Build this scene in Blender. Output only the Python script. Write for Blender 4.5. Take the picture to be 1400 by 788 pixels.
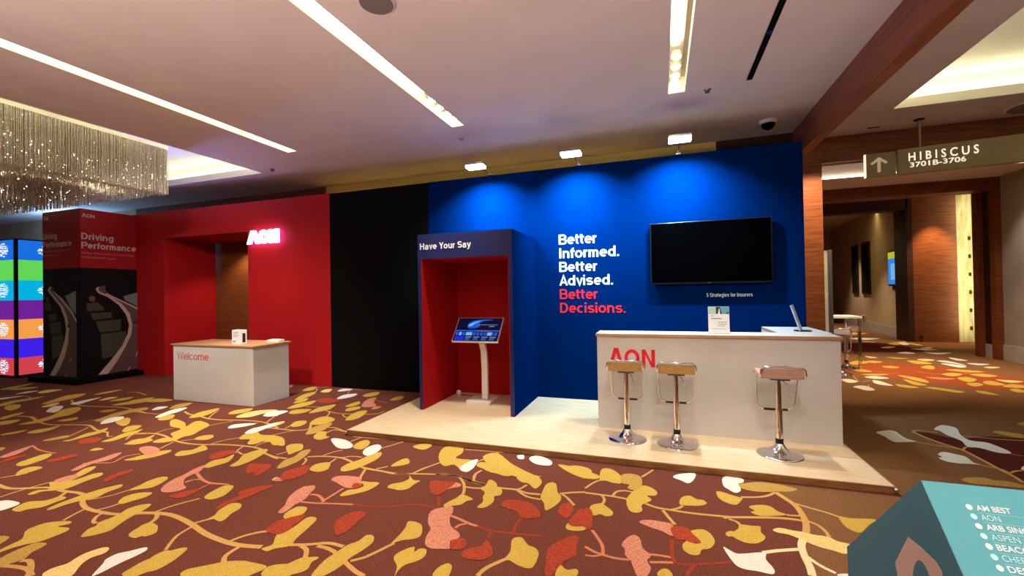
import bpy, bmesh, math, random
from mathutils import Vector, Matrix, Euler
from mathutils.geometry import tessellate_polygon
random.seed(7)
for o in list(bpy.data.objects):
    bpy.data.objects.remove(o, do_unlink=True)
SC = bpy.context.scene
COL = SC.collection
PI = math.pi

# ------------------------------------------------------------------ camera, world, light, exposure
EYE = 1.62
YAW, PITCH, ROLL, FPX = 0.328994, -0.009572, -0.017324, 595.9
cd = bpy.data.cameras.new('camera')
cam = bpy.data.objects.new('camera', cd); COL.objects.link(cam)
cd.sensor_fit = 'HORIZONTAL'; cd.sensor_width = 36.0; cd.lens = 36.0 * FPX / 1400.0
cd.clip_start = 0.05; cd.clip_end = 120
def cam_matrix():
    cz, sz = math.cos(YAW), math.sin(YAW); cp, sp = math.cos(PITCH), math.sin(PITCH); cr, sr = math.cos(ROLL), math.sin(ROLL)
    B = Matrix(((1, 0, 0), (0, 0, -1), (0, 1, 0)))
    R = Matrix(((cr, -sr, 0), (sr, cr, 0), (0, 0, 1))) @ Matrix(((1, 0, 0), (0, cp, -sp), (0, sp, cp))) @ B @ Matrix(((cz, sz, 0), (-sz, cz, 0), (0, 0, 1)))
    F = Matrix(((1, 0, 0), (0, -1, 0), (0, 0, -1)))
    return (F @ R).transposed().to_4x4()
cam.matrix_world = Matrix.Translation((0, 0, EYE)) @ cam_matrix()
SC.camera = cam
vs = SC.view_settings
vs.view_transform = 'Standard'; vs.look = 'None'; vs.exposure = 0.0; vs.gamma = 1.0; vs.use_curve_mapping = False

W = bpy.data.worlds.new('foyer_ambient'); SC.world = W; W.use_nodes = True
W.node_tree.nodes['Background'].inputs[0].default_value = (1.0, 0.80, 0.66, 1)
W.node_tree.nodes['Background'].inputs[1].default_value = 0.14

def lamp(name, kind, loc, aim, power, color, **kw):
    l = bpy.data.lights.new(name, kind); l.energy = power; l.color = color
    for k, v in kw.items(): setattr(l, k, v)
    o = bpy.data.objects.new(name, l); COL.objects.link(o); o.location = loc
    d = Vector(aim) - Vector(loc)
    o.rotation_euler = d.to_track_quat('-Z', 'Y').to_euler()
    return o
WARM = (1.0, 0.78, 0.55); NEUT = (1.0, 0.93, 0.84); COOL = (0.52, 0.80, 1.0); SLOTC = (1.0, 0.91, 0.77)
# added fill lamps behind the camera, one facing the ceiling, one facing down
lamp('foyer_uplight', 'AREA', (-0.6, -0.75, 1.15), (-0.6, -0.1, 3.9), 340, (1.0, 0.84, 0.78), shape='RECTANGLE', size=9, size_y=1.0, spread=math.radians(134))
lamp('foyer_downlight', 'AREA', (-1.0, -1.0, 3.8), (-1.0, -0.9, 0), 30, NEUT, shape='RECTANGLE', size=9, size_y=2)
# spots in the ends of the three ceiling slots
for sx, pw in ((-5.47, 1.5), (-2.58, 1.25), (0.21, 0.9)):
    for sy, k in ((5.2, .3), (4.72, 2.0), (3.2, 1.7), (1.7, 1.1)):
        lamp('slot_spot', 'SPOT', (sx, sy, 3.86), (sx, sy, 0), 150 * pw * k, SLOTC, spot_size=math.radians(64), spot_blend=0.85, shadow_soft_size=0.05)
lamp('slot_spot', 'SPOT', (-8.6, 3.6, 3.86), (-8.6, 3.6, 0), 60, WARM, spot_size=math.radians(85), spot_blend=0.8, shadow_soft_size=0.06)
# LED floods on arms over the blue wall
FLOODS = ((-2.46, 3.43), (-1.09, 3.45), (0.255, 3.47))
for fx, fz in FLOODS:
    lamp('flood_beam', 'AREA', (fx, 5.70, fz - 0.046), (fx, 5.70 + .38, fz - .82), 108, COOL, shape='RECTANGLE', size=0.24, size_y=0.12, spread=math.radians(120))
# warm cove light behind the booth wall, washing the top of the back wall
lamp('cove_strip', 'AREA', (-3.3, 6.70, 3.56), (-3.3, 7.40, 3.45), 13, (1.0, 0.80, 0.22), shape='RECTANGLE', size=6.4, size_y=0.04, spread=math.radians(56))
# downlights: alcove behind the red wall, portal column, corridor
lamp('alcove_spot', 'SPOT', (-8.7, 7.0, 2.83), (-8.9, 7.25, 0), 75, (1.0, .82, .55), spot_size=math.radians(110), spot_blend=0.6, shadow_soft_size=0.05)
lamp('column_spot', 'SPOT', (2.25, 6.95, 3.86), (2.24, 7.86, 2.3), 420, (1.0, 0.78, 0.48), spot_size=math.radians(62), spot_blend=0.6, shadow_soft_size=0.05)
lamp('corridor_spot', 'SPOT', (7.3, 14.9, 3.95), (7.3, 15.4, 1.6), 420, (1.0, 0.66, 0.35), spot_size=math.radians(62), spot_blend=0.7, shadow_soft_size=0.05)
for cx_, cy_, p_ in ((4.6, 10.0, 480), (5.5, 10.8, 330), (3.7, 10.8, 260), (6.1, 13.6, 110), (5.6, 17.5, 420), (6.3, 20.5, 420)):
    lamp('corridor_spot', 'SPOT', (cx_, cy_, 3.86), (cx_, cy_, 0), p_, WARM, spot_size=math.radians(80), spot_blend=0.8, shadow_soft_size=0.08)
lamp('corridor_spot', 'SPOT', (6.0, 11.0, 3.86), (6.8, 11.0, 1.2), 120, NEUT, spot_size=math.radians(80), spot_blend=0.8, shadow_soft_size=0.08)
lamp('foyer_wash', 'SPOT', (0.3, 1.0, 3.86), (0.2, 5.2, 0.3), 160, (1.0, .97, .93), spot_size=math.radians(62), spot_blend=0.9, shadow_soft_size=0.1)  # three added fill spots: counter, red wall, welcome desk
lamp('foyer_wash', 'SPOT', (-4.6, 2.2, 3.86), (-8.3, 6.0, 1.35), 560, NEUT, spot_size=math.radians(52), spot_blend=0.9, shadow_soft_size=0.1)
lamp('foyer_wash', 'SPOT', (-4.4, 1.8, 3.84), (-6.4, 5.6, 1.1), 470, NEUT, spot_size=math.radians(52), spot_blend=0.9, shadow_soft_size=0.1)
lamp('niche_glow', 'AREA', (8.12, 15.0, 2.2), (7.95, 15.7, 2.2), 26, (1.0, 0.92, 0.55), shape='RECTANGLE', size=0.1, size_y=3.8)
lamp('far_cove', 'AREA', (7.0, 18.2, 4.2), (7.2, 18.2, 4.0), 16, (1.0, 0.80, 0.35), shape='RECTANGLE', size=0.15, size_y=8)
lamp('foyer_spot', 'SPOT', (1.6, 0.5, 3.86), (1.6, 1.3, 0), 125, (0.92, .97, 1.0), spot_size=math.radians(50), spot_blend=0.7, shadow_soft_size=0.08)  # added fill spot brightening the teal display
lamp('led_glow', 'POINT', (-14.6, 6.95, 3.15), (0, 0, 0), 160, (0.25, .55, 1.0), shadow_soft_size=0.2)
lamp('led_spill', 'AREA', (-11.2, 5.8, 3.5), (-6.5, 5.0, 4.0), 26, (0.25, 0.32, 1.0), shape='RECTANGLE', size=0.5, size_y=0.1, spread=math.radians(40))  # added blue lamp on the pillar top, tinting the ceiling

# ------------------------------------------------------------------ materials
def lin(c):
    return tuple(((v / 255.0) / 12.92 if v <= 10 else (((v / 255.0) + .055) / 1.055) ** 2.4) for v in c)
def mat(name, rgb, rough=0.6, metal=0.0, spec=0.4, emit=None, estr=0.0):
    m = bpy.data.materials.new(name); m.use_nodes = True
    b = m.node_tree.nodes['Principled BSDF']
    b.inputs['Base Color'].default_value = (*lin(rgb), 1)
    b.inputs['Roughness'].default_value = rough; b.inputs['Metallic'].default_value = metal
    b.inputs['Specular IOR Level'].default_value = spec
    if emit is not None:
        b.inputs['Emission Color'].default_value = (*lin(emit), 1); b.inputs['Emission Strength'].default_value = estr
    return m
def noise_mat(name, c1, c2, scale=(1, 1, 1), nscale=8, detail=4, rough=0.6, spec=0.35, bump=0.0, metal=0.0, lo=.35, hi=.65):
    m = mat(name, c1, rough, metal, spec); nt = m.node_tree; b = nt.nodes['Principled BSDF']
    tc = nt.nodes.new('ShaderNodeTexCoord'); mp = nt.nodes.new('ShaderNodeMapping'); mp.inputs['Scale'].default_value = scale
    nz = nt.nodes.new('ShaderNodeTexNoise'); nz.inputs['Scale'].default_value = nscale; nz.inputs['Detail'].default_value = detail
    cr = nt.nodes.new('ShaderNodeValToRGB')
    cr.color_ramp.elements[0].position = lo; cr.color_ramp.elements[1].position = hi
    cr.color_ramp.elements[0].color = (*lin(c1), 1); cr.color_ramp.elements[1].color = (*lin(c2), 1)
    nt.links.new(tc.outputs['Object'], mp.inputs['Vector']); nt.links.new(mp.outputs['Vector'], nz.inputs['Vector'])
    nt.links.new(nz.outputs['Fac'], cr.inputs['Fac']); nt.links.new(cr.outputs['Color'], b.inputs['Base Color'])
    if bump:
        bp = nt.nodes.new('ShaderNodeBump'); bp.inputs['Strength'].default_value = bump; bp.inputs['Distance'].default_value = 0.01
        nt.links.new(nz.outputs['Fac'], bp.inputs['Height']); nt.links.new(bp.outputs['Normal'], b.inputs['Normal'])
    return m
M = {}
M['ceil'] = noise_mat('ceiling_plaster', (208, 190, 182), (213, 195, 187), nscale=2, rough=0.9, spec=0.1)
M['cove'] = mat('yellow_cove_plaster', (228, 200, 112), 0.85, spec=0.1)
M['cream'] = mat('cream_plaster', (240, 236, 216), 0.85, spec=0.1)
M['dark'] = mat('dark_metal', (22, 22, 24), 0.5)
M['black'] = mat('black_fabric_panel', (9, 8, 8), 0.9, spec=0.1)
M['red'] = noise_mat('red_paint', (172, 22, 28), (178, 25, 30), nscale=1.5, rough=0.65, spec=0.15)
M['redin'] = noise_mat('deep_red_paint', (170, 18, 24), (176, 20, 26), nscale=1.5, rough=0.65, spec=0.15)
M['blue'] = noise_mat('blue_paint', (0, 31, 84), (0, 32, 87), nscale=1.2, rough=0.9, spec=0.0)
M['navy'] = noise_mat('navy_laminate', (28, 36, 92), (31, 40, 98), nscale=1.2, rough=0.35, spec=0.4)
M['white'] = noise_mat('white_laminate', (211, 207, 203), (217, 213, 209), nscale=2, rough=0.45, spec=0.3)
M['whitegloss'] = mat('white_plastic', (238, 234, 228), 0.35)
M['letter_white'] = mat('white_vinyl', (236, 244, 246), 0.6, spec=0.2)
M['letter_red'] = mat('red_vinyl', (226, 40, 52), 0.6, spec=0.2)
M['ash'] = noise_mat('ash_floorboard', (228, 206, 172), (212, 186, 148), scale=(1.2, 16, 16), nscale=3, detail=6, rough=0.42, spec=0.35)
M['ashedge'] = noise_mat('oak_edge', (150, 104, 60), (128, 84, 46), scale=(2, 12, 12), nscale=4, rough=0.55)
M['wood'] = noise_mat('wood_veneer', (134, 74, 36), (104, 52, 24), scale=(1.3, 1.3, 22), nscale=2.2, detail=7, rough=0.5, spec=0.3, bump=0.15)
M['woodbeam'] = noise_mat('wood_beam', (140, 76, 44), (114, 58, 32), scale=(14, 1, 14), nscale=2.2, detail=6, rough=0.5, spec=0.3)
M['woodhead'] = noise_mat('wood_header', (132, 72, 36), (104, 52, 25), scale=(1, 14, 14), nscale=2.2, detail=6, rough=0.5, spec=0.3)
M['wooddark'] = noise_mat('dark_wood', (70, 36, 20), (48, 24, 14), scale=(2, 2, 14), nscale=3, rough=0.5)
M['deskwood'] = noise_mat('desk_top_wood', (196, 150, 108), (180, 134, 92), scale=(1.2, 16, 10), nscale=3, rough=0.45)
M['chrome'] = mat('chrome', (226, 226, 230), 0.08, 1.0)
M['steel'] = mat('brushed_steel', (170, 172, 178), 0.25, 1.0)
M['brass'] = mat('bronze_metal', (150, 128, 92), 0.4, 0.6)
M['tan'] = noise_mat('tan_leather', (206, 166, 104), (196, 154, 92), nscale=20, rough=0.45)
M['rose'] = noise_mat('pale_rose_leather', (212, 170, 152), (204, 160, 142), nscale=20, rough=0.45)
M['lilac'] = noise_mat('white_seat', (214, 206, 214), (208, 200, 208), nscale=20, rough=0.4)
M['rubber'] = mat('black_rubber', (18, 18, 18), 0.6)
M['screen'] = mat('screen_glass_off', (2, 2, 3), 0.06, spec=0.02)
M['bezel'] = mat('screen_bezel', (14, 14, 16), 0.3)
M['beige'] = noise_mat('beige_wallcovering', (196, 172, 142), (188, 164, 134), nscale=3, rough=0.85, spec=0.1)
M['greywall'] = noise_mat('grey_wallcovering', (164, 152, 140), (156, 144, 132), nscale=3, rough=0.85, spec=0.1)
M['stone'] = noise_mat('pale_stone_skirting', (190, 184, 176), (176, 170, 162), nscale=5, rough=0.5)
M['glow'] = mat('led_tube', (255, 250, 235), 0.5, emit=(255, 246, 222), estr=6.0)
M['glowcove'] = mat('cove_tube', (255, 250, 225), 0.5, emit=(255, 250, 228), estr=10.0)
M['bulb'] = mat('lamp_bulb', (255, 250, 235), 0.5, emit=(255, 244, 214), estr=14.0)
M['floodlens'] = mat('flood_lens', (240, 248, 255), 0.4, emit=(200, 232, 255), estr=14.0)
M['neon'] = mat('lit_letter_face', (255, 255, 255), 0.5, emit=(255, 240, 255), estr=7.0)
M['neonback'] = mat('letter_halo_led', (220, 150, 255), 0.5, emit=(150, 90, 255), estr=14.0)
M['print_black'] = mat('print_black', (12, 13, 16), 0.5, spec=0.25)
M['print_red'] = noise_mat('print_red', (164, 24, 28), (170, 27, 30), nscale=2, rough=0.5, spec=0.25)
M['p_edge'] = mat('print_kerb', (196, 172, 164), 0.5); M['p_road'] = mat('print_road', (98, 74, 72), 0.5)
M['p_water'] = mat('print_water', (120, 132, 128), 0.5); M['p_field'] = mat('print_field', (66, 72, 56), 0.5)
M['p_tree'] = mat('print_trees', (108, 86, 56), 0.5); M['p_car'] = mat('print_car', (34, 26, 26), 0.5)
M['letter_pale'] = mat('pale_vinyl', (214, 196, 192), 0.6); M['letter_dim'] = mat('small_print', (200, 110, 108), 0.6)
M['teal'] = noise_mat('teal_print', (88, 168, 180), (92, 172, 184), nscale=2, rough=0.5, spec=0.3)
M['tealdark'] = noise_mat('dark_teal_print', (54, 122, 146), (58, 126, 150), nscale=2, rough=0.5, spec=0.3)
M['pinkgrey'] = mat('pink_grey_print', (206, 178, 172), 0.5)
M['letter_cyan'] = mat('pale_cyan_vinyl', (190, 240, 242), 0.6)
M['signbrown'] = mat('olive_bronze_sign', (140, 124, 86), 0.45, 0.1)
M['signletter'] = mat('lit_sign_letter', (255, 250, 230), 0.5, emit=(255, 244, 214), estr=0.9)
M['ivory'] = mat('ivory_arrow', (226, 206, 160), 0.5, emit=(226, 206, 160), estr=0.25)
M['strand'] = noise_mat('crystal_strand', (232, 224, 206), (190, 180, 158), nscale=38, detail=2, rough=0.5, spec=0.5)
M['spark'] = mat('chandelier_led', (255, 250, 230), 0.4, emit=(255, 244, 216), estr=5.0)  # emission stands in for glints on the crystal
M['paper'] = mat('paper', (238, 240, 238), 0.6)
M['ink'] = mat('grey_ink', (120, 122, 126), 0.6)
M['fl_green'] = mat('flyer_photo_pale', (170, 214, 206), 0.5); M['fl_blue'] = mat('flyer_photo_sky', (96, 168, 196), 0.5); M['fl_dark'] = mat('flyer_photo_dark', (36, 62, 64), 0.5)
M['clear'] = mat('clear_acrylic', (255, 255, 255), 0.05)
_b = M['clear'].node_tree.nodes['Principled BSDF']; _b.inputs['Transmission Weight'].default_value = 1.0; _b.inputs['IOR'].default_value = 1.15
M['tablet'] = mat('pale_blue_tablet', (176, 204, 232), 0.35)
M['speaker'] = noise_mat('speaker_grille', (118, 104, 98), (104, 92, 86), nscale=300, rough=0.8)
M['curtain'] = noise_mat('stone_veined_panel', (214, 204, 164), (170, 158, 118), scale=(6, 6, 0.8), nscale=2.5, rough=0.7)
for k, c in (('lb_blue', (20, 110, 225)), ('lb_green', (98, 214, 84)), ('lb_cyan', (0, 178, 225)), ('lb_purple', (112, 32, 150)), ('lb_orange', (246, 158, 74)), ('lb_indigo', (62, 32, 230)), ('lb_red', (206, 66, 76)), ('lb_white', (225, 240, 255))):
    M[k] = mat(k.replace('lb_', 'led_'), (8, 8, 10), 0.4, emit=c, estr=1.0 if k != 'lb_white' else 1.1)
for k, c in (('s_navy', (8, 14, 52)), ('s_blue', (28, 92, 214)), ('s_light', (120, 190, 245)), ('s_pink', (150, 70, 170)), ('s_deep', (24, 44, 235)), ('s_grey', (130, 140, 160)), ('s_yellow', (196, 196, 40)), ('s_sky', (56, 140, 225)), ('s_sky2', (120, 184, 240))):
    M[k] = mat(k.replace('s_', 'display_'), (6, 6, 8), 0.2, emit=c, estr=0.9)
# carpet materials: woven speckle
def carpet(name, c1, c2, lo=.40, hi=.60):
    m = noise_mat(name, c1, c2, nscale=130, detail=2, rough=0.95, spec=0.05, bump=0.5, lo=lo, hi=hi)
    return m
CP = {'base': carpet('carpet_maroon', (122, 70, 56), (92, 50, 40)), 'tan': carpet('carpet_tan', (138, 98, 64), (110, 76, 48)),
      'g': carpet('carpet_gold', (204, 170, 78), (184, 152, 68)), 'o': carpet('carpet_ochre', (190, 154, 80), (170, 134, 66)),
      'w': carpet('carpet_white', (232, 226, 212), (214, 210, 200)), 'c': carpet('carpet_cream', (236, 206, 138), (214, 182, 112)),
      'r': carpet('carpet_rust', (176, 70, 46), (128, 58, 42), .44, .60), 'p': carpet('carpet_salmon', (208, 138, 112), (158, 98, 78), .48, .66),
      'v': carpet('carpet_vine', (206, 160, 92), (188, 144, 82)), 'P': carpet('carpet_pale_vine', (206, 130, 96), (190, 116, 84)),
      'R': carpet('carpet_rust_vine', (168, 66, 42), (128, 54, 38)), 'W': carpet('carpet_cream_vine', (236, 216, 170), (222, 200, 152)),
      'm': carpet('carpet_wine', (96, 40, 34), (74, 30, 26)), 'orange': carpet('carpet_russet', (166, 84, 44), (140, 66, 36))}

# ------------------------------------------------------------------ mesh helpers
class MB:
    def __init__(s): s.v = []; s.f = []; s.mi = []; s.ms = []; s.sm = []
    def mat(s, m):
        if m not in s.ms: s.ms.append(m)
        s.cur = s.ms.index(m); return s
    def add(s, vs_, fs, m=None, smooth=False):
        if m is not None: s.mat(m)
        elif not s.ms: s.cur = 0
        n = len(s.v); s.v += [tuple(p) for p in vs_]
        for f in fs: s.f.append([i + n for i in f]); s.mi.append(s.cur); s.sm.append(smooth)
        return s
    def box(s, x0, x1, y0, y1, z0, z1, m=None):
        return s.add([(x0, y0, z0), (x1, y0, z0), (x1, y1, z0), (x0, y1, z0), (x0, y0, z1), (x1, y0, z1), (x1, y1, z1), (x0, y1, z1)],
                     [(0, 3, 2, 1), (4, 5, 6, 7), (0, 1, 5, 4), (1, 2, 6, 5), (2, 3, 7, 6), (3, 0, 4, 7)], m)
    def tube(s, pts, r, n=10, m=None, closed=False, smooth=True):
        P = [Vector(p) for p in pts]; N = len(P); rings = []
        up = None
        for i in range(N):
            if closed: t = (P[(i + 1) % N] - P[i - 1])
            else: t = P[min(i + 1, N - 1)] - P[max(i - 1, 0)]
            t.normalize()
            if up is None:
                up = Vector((0, 0, 1)) if abs(t.z) < .9 else Vector((1, 0, 0))
            a = t.cross(up); a.normalize(); b = a.cross(t); b.normalize(); up = b
            rr = r[i] if isinstance(r, (list, tuple)) else r
            rings.append([P[i] + (a * math.cos(k * 2 * PI / n) + b * math.sin(k * 2 * PI / n)) * rr for k in range(n)])
        V = [p for g in rings for p in g]; F = []
        for i in range(N if closed else N - 1):
            j = (i + 1) % N
            for k in range(n): F.append((i * n + k, i * n + (k + 1) % n, j * n + (k + 1) % n, j * n + k))
        s.add(V, F, m, smooth)
        if not closed: s.add(V[:n] + V[len(V) - n:], [tuple(range(n))[::-1], tuple(range(n, 2 * n))])
        return s
    def lathe(s, prof, c, n=32, m=None, smooth=True):
        V = []; F = []
        for r, z in prof:
            for k in range(n): V.append((c[0] + r * math.cos(k * 2 * PI / n), c[1] + r * math.sin(k * 2 * PI / n), c[2] + z))
        for i in range(len(prof) - 1):
            for k in range(n): F.append((i * n + k, i * n + (k + 1) % n, (i + 1) * n + (k + 1) % n, (i + 1) * n + k))
        s.add(V, F, m, smooth); N = len(V)
        return s.add(V[:n] + V[N - n:], [tuple(range(n))[::-1], tuple(range(n, 2 * n))])
    def prism(s, poly, fn, d0, d1, m=None):
        # poly: 2-D outline; fn(a, b, depth) -> 3-D point
        n = len(poly); tri = tessellate_polygon([[Vector((p[0], p[1], 0)) for p in poly]])
        V = [fn(p[0], p[1], d0) for p in poly] + [fn(p[0], p[1], d1) for p in poly]
        F = [tuple(t) for t in tri] + [tuple(i + n for i in t)[::-1] for t in tri]
        F += [(i, (i + 1) % n, (i + 1) % n + n, i + n) for i in range(n)]
        return s.add(V, F, m)
    def flat(s, poly, fn, m=None):
        tri = tessellate_polygon([[Vector((p[0], p[1], 0)) for p in poly]])
        return s.add([fn(p[0], p[1]) for p in poly], [tuple(t) for t in tri], m)
    def build(s, name, parent=None, bevel=0, fix=True):
        me = bpy.data.meshes.new(name)
        off = Vector(parent.matrix_world.translation) if parent and parent.get('_w') is None else Vector((0, 0, 0))
        if parent: off = wloc(parent)
        me.from_pydata([tuple(Vector(p) - off) for p in s.v], [], s.f)
        for m in s.ms: me.materials.append(M[m] if isinstance(m, str) else m)
        for p, i, g in zip(me.polygons, s.mi, s.sm): p.material_index = i; p.use_smooth = g
        if fix:
            bm = bmesh.new(); bm.from_mesh(me); bmesh.ops.recalc_face_normals(bm, faces=bm.faces); bm.to_mesh(me); bm.free()
        me.update()
        o = bpy.data.objects.new(name, me); COL.objects.link(o)
        if parent: o.parent = parent
        if bevel:
            b = o.modifiers.new('bevel', 'BEVEL'); b.width = bevel; b.segments = 2; b.limit_method = 'ANGLE'; b.angle_limit = math.radians(50)
        return o
def wloc(o):
    v = Vector(o.location)
    while o.parent: o = o.parent; v += Vector(o.location)
    return v
def thing(name, label, cat, loc, group=None):
    o = bpy.data.objects.new(name, None); COL.objects.link(o); o.location = loc; o.empty_display_size = 0.1
    return tag(o, label, cat, group)
def tag(o, label, cat, group=None, kind=None):
    o['label'] = label; o['category'] = cat
    if group: o['group'] = group
    if kind: o['kind'] = kind
    return o
def struct(o): o['kind'] = 'structure'; return o
def lab(o, l): o['label'] = l; return o
def dup(root, loc, label, group=None):
    r = root.copy(); COL.objects.link(r); r.location = loc; r['label'] = label
    if group: r['group'] = group
    for ch in list(root.children):
        c = ch.copy(); COL.objects.link(c); c.parent = r
        for g in list(ch.children):
            d = g.copy(); COL.objects.link(d); d.parent = c
    return r
FRONT = lambda y: (lambda a, b, d=0: (a, y - d, b))            # wall facing the camera, d = proud of it
SIDE = lambda x: (lambda a, b, d=0: (x + d, a, b))             # plane facing +X
def smooth_poly(P, n=3, closed=True):
    P = [Vector((p[0], p[1], 0)) for p in P]; N = len(P); out = []
    for i in range(N if closed else N - 1):
        g = (lambda j: P[j % N]) if closed else (lambda j: P[max(0, min(N - 1, j))])
        p0, p1, p2, p3 = g(i - 1), g(i), g(i + 1), g(i + 2)
        for k in range(n):
            t = k / n
            out.append(.5 * ((2 * p1) + (p2 - p0) * t + (2 * p0 - 5 * p1 + 4 * p2 - p3) * t * t + (3 * p1 - p0 - 3 * p2 + p3) * t ** 3))
    if not closed: out.append(P[-1])
    return [(p.x, p.y) for p in out]
_tc = {}
def text_polys(body, bold=0.0):
    key = (body, bold)
    if key in _tc: return _tc[key]
    cu = bpy.data.curves.new('glyphs', 'FONT'); cu.body = body; cu.size = 1.0; cu.offset = bold; cu.fill_mode = 'FRONT'; cu.resolution_u = 3
    o = bpy.data.objects.new('glyphs', cu); COL.objects.link(o)
    dg = bpy.context.evaluated_depsgraph_get()
    me = bpy.data.meshes.new_from_object(o.evaluated_get(dg))
    V = [v.co.copy() for v in me.vertices]; F = [tuple(p.vertices) for p in me.polygons]
    bpy.data.objects.remove(o, do_unlink=True); bpy.data.curves.remove(cu); bpy.data.meshes.remove(me)
    _tc[key] = (V, F); return V, F
def text(mb, body, x, z, cap, width, fn, m, bold=0.0, depth=0.004):
    """lettering with its baseline start at (x, z) on plane fn; capital height cap; total width"""
    V, F = text_polys(body, bold)
    HV, _ = text_polys('H', bold)
    ch = max(v.y for v in HV) - min(v.y for v in HV); y0 = min(v.y for v in HV)
    x0 = min(v.x for v in V); x1 = max(v.x for v in V); sx = width / (x1 - x0) if width else cap / ch; sz = cap / ch
    pts = [(x + (v.x - x0) * sx, z + (v.y - y0) * sz) for v in V]
    mb.add([fn(a, b, depth) for a, b in pts], F, m)
    return mb
def logo(mb, x, z, h, w, fn, m, d0=0.0, d1=0.006):
    """the three-letter mark: an A without crossbar, an O, an N"""
    t = h * 0.19
    aw = w * .33
    mb.prism([(x, z), (x + t * 1.05, z), (x + aw * .5, z + h - t * 1.5), (x + aw - t * 1.05, z), (x + aw, z), (x + aw * .5 + t * .62, z + h), (x + aw * .5 - t * .62, z + h)], fn, d0, d1, m)
    cx, cz, R, r = x + w * .51, z + h * .47, h * .47, h * .47 - t * .95; ow = w * .165 / R * 1.0
    n = 36; V = []; F = []
    for d in (d0, d1):
        for k in range(n):
            a = k * 2 * PI / n
            V.append(fn(cx + w * .165 * math.cos(a), cz + R * math.sin(a), d)); V.append(fn(cx + (w * .165 - t * .95) * math.cos(a), cz + r * math.sin(a), d))
    for k in range(n):
        a, b = 2 * k, 2 * ((k + 1) % n); o = 2 * n
        F += [(a, b, b + 1, a + 1), (a + o, a + 1 + o, b + 1 + o, b + o), (a, a + o, b + o, b), (a + 1, b + 1, b + 1 + o, a + 1 + o)]
    mb.add(V, F, m)
    nx = x + w * .72; nw = w * .28; H = h * .94
    mb.prism([(nx, z), (nx + t, z), (nx + t, z + H - t * 1.5), (nx + nw - t, z), (nx + nw, z), (nx + nw, z + H), (nx + nw - t, z + H), (nx + nw - t, z + t * 1.5), (nx + t, z + H), (nx, z + H)], fn, d0, d1, m)
    return mb
def plate(mb, x0, x1, y0, y1, z, holes, m):
    xs = sorted({x0, x1, *[h[0] for h in holes], *[h[1] for h in holes]}); ys = sorted({y0, y1, *[h[2] for h in holes], *[h[3] for h in holes]})
    xs = [v for v in xs if x0 <= v <= x1]; ys = [v for v in ys if y0 <= v <= y1]
    for a, b in zip(xs, xs[1:]):
        for c, d in zip(ys, ys[1:]):
            mx, my = (a + b) / 2, (c + d) / 2
            if any(h[0] < mx < h[1] and h[2] < my < h[3] for h in holes): continue
            mb.add([(a, c, z), (b, c, z), (b, d, z), (a, d, z)], [(0, 1, 2, 3)], m)
def rbox(mb, x0, x1, y0, y1, z0, z1, r, m=None, n=5):
    P = []
    for cx, cy, a0 in ((x1 - r, y1 - r, 0), (x0 + r, y1 - r, PI / 2), (x0 + r, y0 + r, PI), (x1 - r, y0 + r, 1.5 * PI)):
        for k in range(n + 1): a = a0 + k * PI / 2 / n; P.append((cx + r * math.cos(a), cy + r * math.sin(a)))
    return mb.prism(P, lambda a, b, d: (a, b, d), z0, z1, m)
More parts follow.
